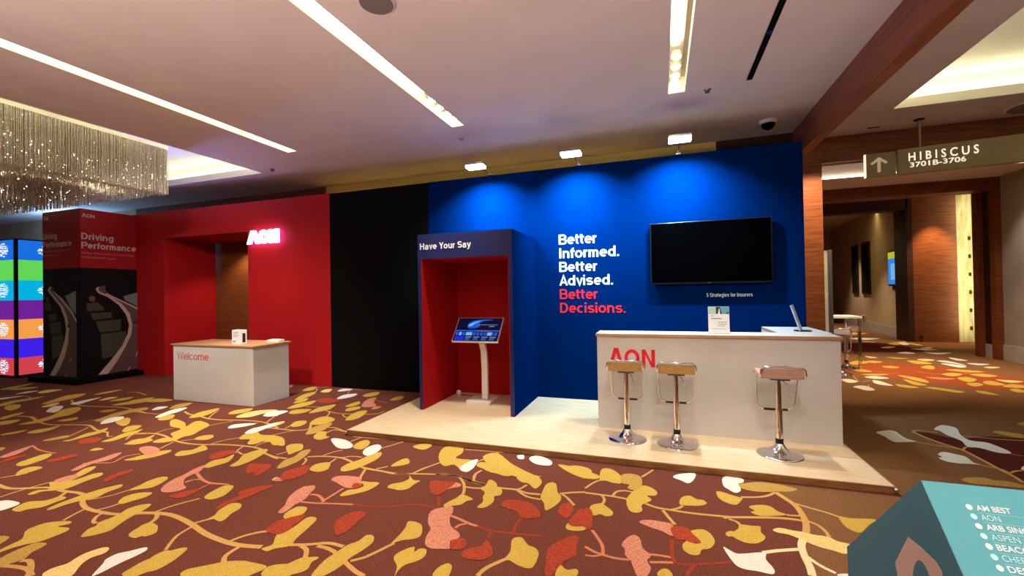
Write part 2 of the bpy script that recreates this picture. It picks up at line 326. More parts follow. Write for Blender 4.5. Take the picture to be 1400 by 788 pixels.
# a plain grotesque alphabet drawn as strokes (capital height 1)
def _arc(cx, cy, rx, ry, a0, a1, n=14):
    return [(cx + rx * math.cos(math.radians(a0 + (a1 - a0) * k / n)), cy + ry * math.sin(math.radians(a0 + (a1 - a0) * k / n))) for k in range(n + 1)]
def glyph(c, h):
    """strokes (centre lines) and advance width of a letter for half stroke width h"""
    x = .73; H = 1 - h; L = h; xt = x - h; R = .58 - h; m = .29; rx = m - h; ry = x / 2 - h; cy = x / 2
    if c == ' ': return [], .30
    if c == '.': return [[(h + .01, 0), (h + .01, 2 * h)]], 2 * h + .08
    if c == 'I': return [[(L + .02, 0), (L + .02, 1)]], 2 * h + .14
    if c in 'li':
        s = [[(L, 0), (L, 1 if c == 'l' else x)]]
        if c == 'i': s.append([(L, .85), (L, 1)])
        return s, 2 * h + .09
    if c == 'o': return [_arc(m + .01, cy, rx + .01, ry, 0, 360, 28)], .68
    if c == 'e': return [[(m + .01 - rx, cy)] + [(m + .01 + rx, cy)] + _arc(m + .01, cy, rx, ry, 0, 312, 22)], .65
    if c == 'c': return [_arc(m, cy, rx, ry, 48, 312, 20)], .61
    if c == 'd': return [_arc(m, cy, rx, ry, 0, 360, 28), [(R, 0), (R, 1)]], .67
    if c == 'g': return [_arc(m, cy, rx, ry, 0, 360, 28), [(R, x), (R, 0)] + _arc(m, -.02, rx, .19, 0, -150, 10)], .67
    if c == 'a': return [[(L + .02, .50)] + _arc(m - .02, x - h - .16, rx - .04, .16, 160, 0, 10) + [(R - .05, 0)], [(R - .05, .44), (.26, .40)] + _arc(.24, .22 + .0, .24 - h, .22 - h + .04, 100, 290, 12) + [(R - .05, .2)]], .62
    if c in 'nm':
        s = [[(L, 0), (L, x)]]; w_ = .54 if c == 'n' else .46
        for q in range(1 if c == 'n' else 2):
            o = q * (w_ - 2 * h)
            s.append([(L + o, .40)] + _arc(o + w_ / 2, x - h - .2, w_ / 2 - h, .2, 180, 0, 12) + [(o + w_ - h, 0)])
        return s, (w_ + .09 if c == 'n' else 2 * w_ - 2 * h + .09)
    if c == 'r': return [[(L, 0), (L, x)], [(L, .40)] + _arc(L + .22, x - h - .2, .22, .2, 180, 85, 8)], .40
    if c == 'u': return [[(L, x)] + [(L, .28)] + _arc(.27, h + .2, .27 - h, .2, 180, 360, 12) + [(.54 - h, x)], [(.54 - h, 0), (.54 - h, x)]], .63
    if c == 't': return [[(.13, .93), (.13, .22)] + _arc(.13 + .13, .22, .13, .22 - h, 180, 275, 6), [(0, x - h * .8), (.33, x - h * .8)]], .39
    if c == 'f': return [[(.14, 0), (.14, .78)] + _arc(.14 + .14, .78, .14, .22 - h, 180, 85, 6), [(0, x - h * .8), (.34, x - h * .8)]], .37
    if c in 'sS':
        W_, T_ = (.54, x) if c == 's' else (.66, 1.0); q = T_ / 4 + 0.0; a = W_ / 2
        up = _arc(a, T_ - h - (T_ / 2 - h) / 2, a - h, (T_ / 2 - h) / 2, 25, 270, 14); dn = _arc(a, h + (T_ / 2 - h) / 2, a - h, (T_ / 2 - h) / 2, 90, -155, 14)
        return [up + dn[1:]], W_ + .06
    if c == 'v': return [[(h * .9, x), (.27, 0 + h * .4), (.54 - h * .9, x)]], .56
    if c == 'y': return [[(h * .9, x), (.28, h * .6)], [(.56 - h * .9, x), (.24, -.14), (.16, -.2), (.04, -.2)]], .57
    if c == 'k': return [[(L, 0), (L, 1)], [(.5, x), (L + .04, .28)], [(.22, .42), (.52, 0)]], .57
    if c == 'h': return [[(L, 0), (L, 1)], [(L, .40)] + _arc(.27, x - h - .2, .27 - h, .2, 180, 0, 12) + [(.54 - h, 0)]], .63
    if c == 'w': return [[(h * .9, x), (.21, h * .4), (.38, x - h * .6), (.55, h * .4), (.76 - h * .9, x)]], .79
    if c == 'B': return [[(L, 0), (L, 1)], [(L, H), (.36, H)] + _arc(.36, .52 + (H - .52) / 2, .20, (H - .52) / 2, 90, -90, 10) + [(L, .52)], [(L, .52), (.38, .52)] + _arc(.38, h + (.52 - h) / 2, .24 - h * .3, (.52 - h) / 2, 90, -90, 10) + [(L, h)]], .72
    if c == 'P': return [[(L, 0), (L, 1)], [(L, H), (.36, H)] + _arc(.36, .45 + (H - .45) / 2, .22, (H - .45) / 2, 90, -90, 10) + [(L, .45)]], .68
    if c == 'D': return [[(L, 0), (L, 1)], [(L, H), (.30, H)] + _arc(.30, .5, .36 - h, .5 - h, 90, -90, 16) + [(L, h)]], .74
    if c == 'C': return [_arc(.36, .5, .36 - h, .5 - h, 42, 318, 22)], .74
    if c == 'H': return [[(L, 0), (L, 1)], [(.66 - h, 0), (.66 - h, 1)], [(L, .52), (.66 - h, .52)]], .76
    if c == 'E': return [[(L, 0), (L, 1)], [(L, H), (.56, H)], [(L, .52), (.52, .52)], [(L, h), (.57, h)]], .63
    if c == 'T': return [[(.3, 0), (.3, 1)], [(0, H), (.6, H)]], .62
    if c == 'M': return [[(L, 0), (L, 1)], [(L, H), (.39, .1), (.78 - h, H)], [(.78 - h, 0), (.78 - h, 1)]], .87
    if c == 'A': return [[(h * .9, 0), (.34, 1 - h * .5), (.68 - h * .9, 0)], [(.16, .30), (.52, .30)]], .70
    if c == 'Y': return [[(h * .9, 1), (.32, .45), (.64 - h * .9, 1)], [(.32, .45), (.32, 0)]], .64
    if c == 'W': return [[(h * .9, 1), (.26, h * .4), (.47, 1 - h * .6), (.68, h * .4), (.94 - h * .9, 1)]], .97
    if c == '5': return [[(.5, H), (.14, H), (.10, .50)] + _arc(.27, .32, .24 - h * .5, .32 - h, 130, -150, 14)], .62
    raise KeyError(c)
def sans(mb, body, x, z, cap, width, fn, m, h=.085, depth=.004):
    S = []; ad = 0
    for c in body:
        st_, w_ = glyph(c, h)
        for s_ in st_: S.append([(a + ad, b_) for a, b_ in s_])
        ad += w_
    ad -= .07
    sx = width / ad
    for si, P in enumerate(S):
        Q = [P[0]]
        for p in P[1:]:
            if math.hypot(p[0] - Q[-1][0], p[1] - Q[-1][1]) > 1e-4: Q.append(p)
        P = Q; n = len(P); closed = n > 3 and math.hypot(P[0][0] - P[-1][0], P[0][1] - P[-1][1]) < 1e-3
        V = []
        for i in range(n):
            a = P[i - 1] if i else (P[-2] if closed else P[0]); b_ = P[i + 1] if i < n - 1 else (P[1] if closed else P[-1])
            d1 = (P[i][0] - a[0], P[i][1] - a[1]); d2 = (b_[0] - P[i][0], b_[1] - P[i][1])
            l1, l2 = math.hypot(*d1), math.hypot(*d2)
            if l1 < 1e-6: d1, l1 = d2, l2
            if l2 < 1e-6: d2, l2 = d1, l1
            n1 = (-d1[1] / l1, d1[0] / l1); n2 = (-d2[1] / l2, d2[0] / l2)
            mx, my = n1[0] + n2[0], n1[1] + n2[1]; ml = math.hypot(mx, my)
            if ml < .2: mx, my, ml = n1[0], n1[1], 1
            mx, my = mx / ml, my / ml; k = h / max(.45, mx * n1[0] + my * n1[1])
            V += [(P[i][0] + mx * k, P[i][1] + my * k), (P[i][0] - mx * k, P[i][1] - my * k)]
        mb.add([fn(x + a * sx, z + b_ * cap, depth * (1 + (si % 9) * .06)) for a, b_ in V], [(2 * i, 2 * i + 1, 2 * i + 3, 2 * i + 2) for i in range(n - 1)], m)
    return mb
# ---- outlines of the woven carpet pattern and of the printed road picture (metres)
LEAVES = """
g -5.672,2.335 -5.788,2.397 -5.839,2.465 -5.807,2.519 -5.688,2.527 -5.657,2.435 -5.658,2.370
g -5.143,2.347 -5.083,2.403 -5.187,2.542 -5.254,2.637 -5.212,2.701 -5.119,2.610 -5.048,2.473 -5.013,2.351
p -5.175,2.376 -5.188,2.463 -5.159,2.518 -5.068,2.498 -5.065,2.423 -5.082,2.365
g -5.035,2.141 -5.061,2.212 -4.986,2.262 -5.160,2.336 -5.055,2.362 -5.010,2.455 -5.013,2.577 -4.958,2.616 -4.886,2.567 -4.880,2.449 -4.845,2.318 -4.886,2.265 -4.979,2.210 -4.983,2.157
r -4.739,2.505 -4.805,2.592 -4.809,2.702 -4.768,2.757 -4.702,2.685 -4.711,2.604 -4.668,2.497
g -4.526,2.032 -4.560,2.113 -4.567,2.219 -4.565,2.308 -4.540,2.409 -4.484,2.503 -4.421,2.458 -4.421,2.364 -4.389,2.273 -4.439,2.209 -4.480,2.125 -4.483,2.045
g -4.780,1.944 -4.827,1.997 -4.843,2.068 -4.737,2.119 -4.716,2.194 -4.628,2.200 -4.612,2.121 -4.613,2.039 -4.674,1.987 -4.685,1.946
w -5.066,1.948 -5.086,2.002 -5.025,2.032 -4.882,2.032 -4.843,1.981 -4.854,1.910 -4.934,1.897
g -4.113,2.271 -4.181,2.347 -4.158,2.423 -4.096,2.462 -4.031,2.468 -4.004,2.401 -4.032,2.319 -4.053,2.266
g -4.097,1.611 -4.116,1.670 -4.136,1.731 -4.247,1.794 -4.270,1.843 -4.259,1.904 -4.194,1.950 -4.104,1.977 -4.074,1.947 -4.108,1.902 -4.006,1.915 -3.964,1.887 -3.960,1.820 -3.971,1.748 -4.017,1.700 -4.048,1.642 -4.061,1.560
g -3.784,1.874 -3.848,1.944 -3.848,1.991 -3.887,2.028 -3.879,2.142 -3.917,2.217 -3.899,2.289 -3.828,2.334 -3.778,2.270 -3.759,2.189 -3.736,2.114 -3.704,2.045 -3.674,1.979 -3.709,1.911 -3.753,1.873
g -3.475,1.977 -3.514,2.028 -3.520,2.092 -3.494,2.138 -3.404,2.118 -3.353,2.059 -3.360,2.013 -3.378,1.999 -3.395,1.967
o -3.935,1.512 -3.979,1.601 -3.988,1.669 -3.976,1.729 -3.899,1.750 -3.866,1.714 -3.852,1.656 -3.803,1.603 -3.818,1.548 -3.835,1.508 -3.855,1.481
c -3.473,1.536 -3.505,1.597 -3.477,1.654 -3.501,1.719 -3.498,1.781 -3.464,1.835 -3.418,1.837 -3.384,1.793 -3.406,1.734 -3.377,1.671 -3.299,1.591 -3.321,1.543
w -3.184,1.626 -3.262,1.721 -3.296,1.753 -3.298,1.812 -3.256,1.856 -3.201,1.917 -3.157,1.894 -3.154,1.827 -3.163,1.766 -3.164,1.703 -3.165,1.649
g -3.027,1.686 -3.043,1.747 -3.046,1.823 -3.002,1.874 -2.936,1.887 -2.907,1.845 -2.899,1.779 -2.911,1.735 -2.939,1.687
o -4.297,1.664 -4.334,1.705 -4.256,1.720 -4.209,1.675 -4.190,1.623
g -8.326,3.210 -8.405,3.337 -8.267,3.455 -8.147,3.318 -8.178,3.223
g -9.715,3.774 -9.953,3.997 -9.923,4.179 -9.865,4.424 -9.725,4.187 -9.738,4.012 -9.606,3.843
g -8.674,3.419 -8.755,3.528 -8.782,3.657 -8.724,3.687 -8.612,3.534 -8.542,3.392
g -9.396,3.745 -9.603,3.884 -9.492,3.954 -9.251,3.860 -9.087,3.702
w -10.287,4.056 -10.260,4.181 -10.259,4.321 -10.452,4.121
w -10.615,4.373 -10.696,4.556 -10.551,4.645 -10.526,4.466
c -10.397,4.561 -10.499,4.744 -10.256,4.828 -10.190,4.656 -10.210,4.529
g -9.190,4.075 -9.388,4.321 -9.539,4.557 -9.407,4.738 -9.169,4.514 -9.136,4.300 -9.063,4.109
c -8.944,3.966 -9.021,4.121 -8.984,4.196 -8.814,4.056 -8.840,3.964
w -8.481,3.809 -8.748,3.996 -8.711,4.084 -8.544,4.028 -8.287,3.827 -8.384,3.801
g -7.983,3.318 -8.016,3.475 -8.111,3.704 -8.383,3.945 -8.341,4.106 -8.106,4.020 -7.893,3.798 -7.904,3.663 -7.818,3.440 -7.886,3.344
g -7.676,3.557 -7.672,3.664 -7.626,3.753 -7.506,3.666 -7.544,3.576
o -6.773,3.007 -6.783,3.096 -6.736,3.215 -6.632,3.177 -6.659,3.085 -6.704,3.026
g -6.519,3.066 -6.506,3.152 -6.597,3.319 -6.583,3.414 -6.612,3.549 -6.467,3.432 -6.440,3.290 -6.444,3.170 -6.444,3.087
g -7.391,3.145 -7.422,3.241 -7.366,3.338 -7.357,3.435 -7.247,3.333 -7.211,3.196 -7.285,3.135
r -6.270,3.084 -6.383,3.187 -6.288,3.261 -6.154,3.252 -6.091,3.135 -6.144,3.067
g -6.046,3.183 -6.075,3.298 -6.151,3.470 -6.126,3.580 -6.105,3.638 -5.995,3.489 -5.966,3.353 -5.948,3.229
g -6.273,3.512 -6.428,3.656 -6.359,3.731 -6.264,3.718 -6.172,3.593 -6.176,3.498
g -5.671,3.211 -5.752,3.321 -5.671,3.413 -5.513,3.389 -5.507,3.280 -5.574,3.218
w -6.942,3.642 -7.132,3.844 -7.025,3.950 -6.881,3.839 -6.853,3.679
g -6.785,3.727 -6.950,3.863 -6.844,3.924 -6.544,3.736 -6.528,3.656
o -7.184,3.706 -7.287,3.898 -7.358,4.012 -7.362,4.221 -7.261,4.374 -7.110,4.290 -7.154,4.102 -7.099,3.885 -7.014,3.723
w -8.726,4.200 -8.789,4.392 -8.766,4.620 -8.659,4.427 -8.547,4.207
c -8.530,4.461 -8.632,4.637 -8.500,4.708 -8.455,4.541
g -8.305,4.478 -8.346,4.641 -8.245,4.785 -8.132,4.592
g -9.117,4.697 -9.207,4.890 -9.156,5.132 -9.040,4.913
g -7.960,4.325 -7.957,4.528 -7.817,4.710 -7.634,4.699 -7.693,4.517 -7.797,4.369
o -7.696,4.024 -7.694,4.132 -7.557,4.169 -7.518,4.037
g -7.586,2.989 -7.599,3.061 -7.539,3.208 -7.469,3.098 -7.523,2.997
p -6.518,2.567 -6.614,2.712 -6.672,2.881 -6.585,2.822 -6.460,2.679 -6.437,2.573
r -6.309,2.485 -6.382,2.607 -6.310,2.684 -6.277,2.583 -6.258,2.483
g -6.024,2.483 -6.112,2.543 -6.140,2.641 -6.170,2.744 -6.099,2.783 -5.990,2.703 -5.941,2.593 -5.927,2.502
p -5.320,2.561 -5.407,2.698 -5.418,2.851 -5.440,2.975 -5.390,3.016 -5.283,2.855 -5.325,2.739 -5.272,2.591
g -5.822,2.961 -5.851,3.034 -5.726,3.037 -5.751,2.982
o -6.917,2.685 -6.920,2.746 -6.831,2.731 -6.770,2.647
g -11.459,4.519 -11.595,4.708 -11.649,5.055 -11.420,4.811 -11.307,4.558
g -11.282,4.564 -11.249,4.774 -10.991,4.839 -10.973,4.622
r -5.883,2.645 -5.879,2.753 -5.854,2.835 -5.751,2.828 -5.744,2.720 -5.784,2.639
g -5.078,2.908 -5.111,2.984 -5.079,3.060 -5.011,3.043 -4.977,2.952
g -5.454,3.344 -5.484,3.472 -5.388,3.522 -5.573,3.614 -5.636,3.776 -5.881,3.815 -6.160,3.996 -6.155,4.059 -5.876,3.986 -5.683,3.870 -5.787,4.040 -5.715,4.090 -5.442,3.993 -5.342,3.806 -5.259,3.654 -5.291,3.573 -5.251,3.446 -5.332,3.348
g -5.076,3.542 -5.118,3.646 -5.029,3.719 -4.929,3.653 -4.921,3.563
g -4.777,3.134 -4.829,3.233 -4.746,3.296 -4.777,3.430 -4.607,3.356 -4.605,3.278 -4.622,3.197 -4.685,3.123
p -5.292,3.119 -5.385,3.193 -5.311,3.243 -5.120,3.208 -4.999,3.107 -5.037,3.039
g -5.131,2.886 -5.097,3.004 -5.068,3.144 -4.972,3.223 -4.911,3.170 -4.917,3.038 -5.001,2.924
g -5.701,3.208 -5.678,3.347 -5.706,3.527 -5.552,3.338 -5.560,3.227
g -7.865,4.867 -7.999,4.611 -7.780,4.382 -7.821,4.616 -7.720,4.816 -7.368,4.822 -7.396,4.687 -7.688,4.609
w -7.005,4.290 -7.124,4.442 -6.991,4.501 -6.925,4.370
w -6.541,4.046 -6.669,4.242 -6.728,4.438 -6.632,4.538 -6.519,4.352 -6.503,4.186 -6.470,4.066
o -6.825,4.412 -6.994,4.632 -6.860,4.772 -6.730,4.549
g -6.401,3.991 -6.522,4.148 -6.412,4.211 -6.241,4.066 -6.264,3.968
g -6.057,4.160 -6.186,4.374 -6.172,4.531 -6.112,4.641 -5.954,4.370 -5.953,4.208
g -5.712,4.449 -5.782,4.622 -5.636,4.770 -5.533,4.620 -5.591,4.469
c -5.441,4.349 -5.507,4.559 -5.409,4.724 -5.188,4.798 -5.231,4.568 -5.266,4.397
w -5.065,3.952 -5.162,4.071 -5.048,4.176 -4.900,4.201 -4.950,4.059
w -4.701,3.871 -4.773,4.018 -4.738,4.135 -4.710,4.282 -4.634,4.292 -4.619,4.141 -4.595,3.991 -4.615,3.885
w -5.129,4.498 -5.192,4.679 -5.083,4.709 -4.936,4.551
g -4.560,3.689 -4.663,3.823 -4.619,3.959 -4.451,3.883 -4.222,3.900 -3.978,3.681 -4.049,3.661 -4.238,3.781 -4.236,3.628 -4.335,3.600 -4.442,3.722
r -4.342,3.169 -4.409,3.259 -4.357,3.389 -4.226,3.388 -4.224,3.257 -4.230,3.166
g -4.170,2.999 -4.235,3.130 -4.174,3.218 -4.184,3.325 -4.054,3.166 -4.072,3.060 -4.096,2.988
g -3.940,3.083 -3.981,3.204 -4.074,3.338 -4.058,3.475 -3.984,3.536 -3.918,3.477 -3.870,3.342 -3.850,3.209 -3.866,3.098
r -3.752,3.106 -3.783,3.195 -3.568,3.208 -3.512,3.129 -3.578,3.048 -3.604,2.989
p -3.998,2.512 -4.094,2.598 -4.147,2.719 -4.156,2.803 -4.199,2.927 -4.196,3.024 -4.092,2.912 -4.085,2.824 -4.056,2.746 -3.955,2.666 -3.852,2.618 -3.864,2.552 -3.913,2.513
g -4.288,2.438 -4.305,2.535 -4.332,2.622 -4.309,2.714 -4.235,2.721 -4.180,2.653 -4.151,2.542 -4.218,2.484
r -3.837,2.464 -3.806,2.545 -3.745,2.630 -3.695,2.628 -3.686,2.557 -3.696,2.471
g -3.538,2.546 -3.577,2.663 -3.574,2.753 -3.491,2.765 -3.425,2.671 -3.403,2.587 -3.447,2.523
r -3.329,2.676 -3.321,2.765 -3.224,2.858 -3.159,2.864 -3.171,2.760 -3.203,2.642
p -3.264,2.953 -3.263,3.009 -3.202,2.999 -3.196,2.952
r -3.260,2.427 -3.294,2.530 -3.274,2.645 -3.231,2.760 -3.175,2.764 -3.187,2.647 -3.219,2.529 -3.229,2.447
g -3.160,2.289 -3.168,2.358 -3.209,2.420 -3.219,2.529 -3.135,2.543 -3.075,2.483 -3.068,2.410 -3.032,2.328 -3.049,2.299 -3.120,2.311
g -3.019,1.811 -3.048,1.874 -3.036,1.931 -3.002,1.942 -2.965,1.985 -2.922,1.990 -2.887,1.924 -2.870,1.857 -2.872,1.780 -2.911,1.745 -2.961,1.732
g -2.676,1.782 -2.704,1.832 -2.659,1.874 -2.605,1.918 -2.550,1.963 -2.458,1.999 -2.396,2.004 -2.278,2.006 -2.258,1.978 -2.281,1.925 -2.315,1.882 -2.495,1.788
g -2.219,1.925 -2.255,1.986 -2.230,2.030 -2.138,2.070 -2.121,2.089 -2.076,2.076 -2.056,2.014 -2.085,1.954
g -3.374,2.000 -3.522,2.063 -3.520,2.140 -3.409,2.116 -3.334,2.065 -3.337,2.020
r -2.613,2.304 -2.644,2.388 -2.622,2.463 -2.551,2.475 -2.467,2.386 -2.476,2.302 -2.531,2.285
g -2.457,2.134 -2.427,2.191 -2.496,2.287 -2.462,2.387 -2.475,2.518 -2.431,2.551 -2.383,2.526 -2.355,2.420 -2.330,2.286 -2.302,2.213 -2.371,2.160 -2.397,2.121
p -2.745,2.529 -2.782,2.627 -2.853,2.723 -2.896,2.848 -2.888,2.943 -2.846,2.915 -2.804,2.799 -2.718,2.658 -2.696,2.533
g -2.646,2.486 -2.671,2.573 -2.671,2.638 -2.591,2.651 -2.546,2.579 -2.558,2.513 -2.568,2.460
c -3.274,2.956 -3.281,3.013 -3.168,2.981 -3.213,2.950
g -4.401,3.862 -4.331,3.906 -4.120,3.872 -3.903,3.692 -3.948,3.658 -4.121,3.715 -4.225,3.707 -4.380,3.775
g -3.839,3.649 -3.843,3.731 -3.731,3.763 -3.606,3.636 -3.613,3.556 -3.619,3.479 -3.699,3.531
o -3.462,3.183 -3.542,3.341 -3.524,3.452 -3.574,3.587 -3.525,3.659 -3.452,3.565 -3.391,3.385 -3.387,3.286 -3.408,3.183
g -3.127,3.235 -3.167,3.350 -3.068,3.429 -2.977,3.310 -2.994,3.213 -3.051,3.242
g -2.844,3.318 -2.875,3.436 -2.829,3.567 -2.803,3.735 -2.739,3.798 -2.674,3.664 -2.682,3.493 -2.720,3.355 -2.783,3.290
w -3.531,3.972 -3.505,4.024 -3.345,4.003 -3.176,3.901 -3.136,3.811 -3.203,3.772 -3.312,3.800
g -3.122,3.835 -3.175,3.986 -3.126,4.078 -3.023,3.987 -2.990,3.814
w -2.923,3.737 -2.974,3.878 -2.923,3.986 -2.826,3.920 -2.786,3.777 -2.820,3.675
g -4.391,4.246 -4.482,4.418 -4.371,4.478 -4.278,4.360 -4.289,4.247
g -4.221,4.376 -4.321,4.581 -4.275,4.718 -4.068,4.651 -4.014,4.519 -4.079,4.388
o -3.953,4.037 -4.074,4.254 -4.047,4.397 -3.978,4.500 -3.889,4.333 -3.864,4.135
g -3.793,3.988 -3.867,4.159 -3.776,4.185 -3.687,4.065 -3.610,4.040 -3.654,3.928
g -3.893,4.640 -3.991,4.859 -3.999,5.056 -3.900,5.096 -3.795,4.850 -3.797,4.696
g -4.623,4.784 -4.705,5.041 -4.644,5.206 -4.575,5.262 -4.486,5.028 -4.531,4.877
g -4.900,4.709 -4.956,4.865 -4.744,4.958 -4.703,4.796 -4.783,4.694
g -5.125,4.891 -5.183,5.138 -5.131,5.287 -5.054,5.390 -4.959,5.159 -5.004,4.960
g -4.219,5.030 -4.260,5.161 -4.160,5.261 -4.080,5.159 -4.142,5.017
g -4.365,5.206 -4.398,5.387 -4.361,5.517 -4.258,5.386 -4.272,5.231
p -4.156,5.299 -4.321,5.651 -4.261,5.795 -4.121,5.540 -3.941,5.357 -4.025,5.261
p -3.903,5.186 -3.937,5.321 -3.844,5.346 -3.830,5.206
o -3.936,5.687 -3.983,5.912 -3.886,5.981 -3.807,5.787
g -4.531,5.812 -4.575,5.984 -4.460,6.137 -4.349,5.950 -4.410,5.799
w -4.821,5.561 -4.892,5.808 -4.744,5.940 -4.665,5.777 -4.722,5.604
w -5.178,5.991 -5.231,6.179 -5.038,6.208 -5.046,6.055
c -5.434,5.885 -5.494,6.071 -5.381,6.099 -5.282,5.895
g -5.416,5.319 -5.570,5.631 -5.537,5.878 -5.400,5.675 -5.361,5.418
g -5.796,5.861 -5.907,6.091 -5.811,6.201 -5.672,5.963
w -5.138,4.512 -5.230,4.721 -5.003,4.796 -4.961,4.646 -4.994,4.507
c -4.637,4.070 -4.709,4.268 -4.641,4.385 -4.578,4.305 -4.586,4.137
g -5.273,5.153 -5.368,5.374 -5.302,5.477 -5.190,5.296
r -5.062,5.371 -5.025,5.550 -4.692,5.511 -4.746,5.294
r -3.204,2.978 -3.309,3.120 -3.276,3.222 -3.204,3.307 -3.088,3.156 -3.102,3.050 -3.148,2.995
r -3.621,3.089 -3.630,3.182 -3.584,3.228 -3.488,3.098 -3.491,2.978
p -2.773,3.120 -2.767,3.187 -2.669,3.221 -2.529,3.220 -2.521,3.141 -2.600,3.104 -2.696,3.088
g -2.437,3.516 -2.436,3.665 -2.390,3.730 -2.307,3.635 -2.351,3.557
c -3.277,2.957 -3.272,3.000 -3.166,2.984 -3.215,2.947
o -6.310,6.042 -6.394,6.210 -6.339,6.201 -6.208,6.014
p -2.766,3.106 -2.746,3.186 -2.617,3.210 -2.499,3.171 -2.431,3.066 -2.470,3.028 -2.546,3.018 -2.680,3.075
r -2.499,3.046 -2.521,3.108 -2.470,3.115 -2.429,3.080 -2.444,3.030
g -2.489,2.893 -2.489,2.983 -2.428,3.027 -2.415,3.098 -2.502,3.156 -2.412,3.169 -2.323,3.181 -2.308,3.103 -2.326,3.018 -2.395,2.934 -2.449,2.886
g -2.199,3.122 -2.204,3.189 -2.136,3.251 -2.117,3.328 -2.157,3.391 -2.067,3.314 -2.002,3.319 -2.016,3.231 -2.018,3.150 -2.070,3.108 -2.140,3.113
g -3.121,3.232 -3.138,3.310 -2.987,3.321 -2.966,3.262 -3.012,3.210
g -2.829,3.302 -2.871,3.389 -2.734,3.412 -2.752,3.357 -2.769,3.304
p -2.726,2.633 -2.864,2.781 -2.897,2.900 -2.836,2.973 -2.779,2.935 -2.750,2.853 -2.710,2.754 -2.713,2.659
g -2.674,2.519 -2.681,2.602 -2.625,2.652 -2.580,2.633 -2.547,2.547 -2.577,2.487 -2.625,2.472
r -2.609,2.457 -2.559,2.533 -2.513,2.557 -2.483,2.456 -2.481,2.381 -2.503,2.356
r -2.108,2.406 -2.226,2.535 -2.220,2.657 -2.168,2.715 -2.089,2.707 -2.077,2.600 -2.063,2.509 -2.071,2.435
g -1.942,2.011 -1.964,2.083 -1.975,2.163 -1.962,2.256 -1.950,2.330 -1.912,2.390 -1.905,2.465 -1.852,2.468 -1.810,2.397 -1.820,2.300 -1.839,2.220 -1.839,2.135 -1.863,2.049 -1.891,2.015
g -1.689,2.434 -1.692,2.517 -1.705,2.619 -1.731,2.696 -1.684,2.710 -1.623,2.690 -1.577,2.631 -1.551,2.560 -1.577,2.518 -1.638,2.483 -1.668,2.449
g -1.582,2.299 -1.586,2.357 -1.548,2.422 -1.519,2.439 -1.495,2.393 -1.477,2.436 -1.432,2.435 -1.408,2.368 -1.431,2.311 -1.476,2.262 -1.486,2.205 -1.474,2.145 -1.516,2.236
g -2.165,2.034 -2.133,2.128 -2.097,2.147 -2.045,2.170 -2.025,2.155 -2.036,2.116 -2.009,2.055 -2.034,2.008 -2.102,1.974
g -1.269,2.221 -1.275,2.297 -1.246,2.347 -1.220,2.348 -1.199,2.308 -1.186,2.247
r -1.909,3.333 -1.795,3.366 -1.691,3.369 -1.699,3.232 -1.717,3.125 -1.805,3.149
p -1.699,3.232 -1.714,3.362 -1.635,3.358 -1.623,3.308 -1.678,3.265
g -1.600,2.985 -1.595,3.031 -1.559,3.124 -1.542,3.190 -1.424,3.141 -1.462,3.095 -1.479,3.032 -1.540,2.992 -1.570,2.960
g -1.345,3.040 -1.334,3.122 -1.369,3.205 -1.381,3.276 -1.448,3.333 -1.423,3.394 -1.436,3.487 -1.413,3.509 -1.349,3.457 -1.320,3.398 -1.260,3.351 -1.242,3.268 -1.281,3.232 -1.257,3.156 -1.275,3.061 -1.317,3.026
g -1.226,3.622 -1.195,3.706 -1.125,3.682 -1.062,3.706 -0.988,3.592 -0.994,3.482 -1.023,3.460 -1.093,3.534 -1.156,3.542
g -0.926,3.315 -0.941,3.459 -0.940,3.566 -0.897,3.611 -0.859,3.576 -0.818,3.445 -0.776,3.384 -0.767,3.293 -0.805,3.181 -0.841,3.138 -0.877,3.237
g -1.572,3.705 -1.608,3.776 -1.438,3.760 -1.296,3.661 -1.320,3.618 -1.407,3.643 -1.477,3.654
w -1.785,3.658 -1.789,3.740 -1.701,3.732 -1.674,3.643 -1.707,3.595
r -1.178,3.112 -1.179,3.191 -1.099,3.220 -0.986,3.215 -0.900,3.142 -0.852,3.042 -0.901,2.998 -0.976,2.975 -1.034,3.059 -1.116,3.076
r -0.740,3.127 -0.747,3.254 -0.682,3.296 -0.642,3.198 -0.667,3.069
g -0.644,2.935 -0.645,3.008 -0.600,2.975 -0.523,2.999 -0.521,2.954 -0.581,2.924
r -0.646,3.017 -0.622,3.143 -0.564,3.244 -0.517,3.237 -0.487,3.104 -0.520,3.009 -0.600,2.975
p -1.471,2.485 -1.511,2.572 -1.527,2.655 -1.590,2.729 -1.649,2.872 -1.590,2.954 -1.525,2.985 -1.483,2.901 -1.467,2.825 -1.407,2.728 -1.331,2.680 -1.293,2.622 -1.332,2.561 -1.289,2.495 -1.360,2.465 -1.414,2.456
r -1.297,2.492 -1.323,2.563 -1.281,2.618 -1.229,2.592 -1.214,2.518 -1.257,2.489
r -1.198,2.455 -1.194,2.516 -1.122,2.569 -1.107,2.646 -1.058,2.597 -1.013,2.505 -1.051,2.443 -1.125,2.427 -1.171,2.427
g -0.928,2.495 -0.921,2.578 -0.952,2.694 -0.929,2.738 -0.891,2.738 -0.834,2.674 -0.784,2.658 -0.744,2.603 -0.741,2.477 -0.774,2.447 -0.838,2.460 -0.890,2.486
g -1.257,2.225 -1.271,2.299 -1.242,2.348 -1.206,2.339 -1.187,2.285 -1.184,2.235
r -0.660,2.424 -0.678,2.524 -0.704,2.660 -0.659,2.768 -0.595,2.854 -0.540,2.854 -0.538,2.742 -0.522,2.657 -0.575,2.583 -0.604,2.493 -0.620,2.424
g -0.602,2.520 -0.590,2.537 -0.550,2.503 -0.498,2.526 -0.480,2.493 -0.499,2.449 -0.595,2.419
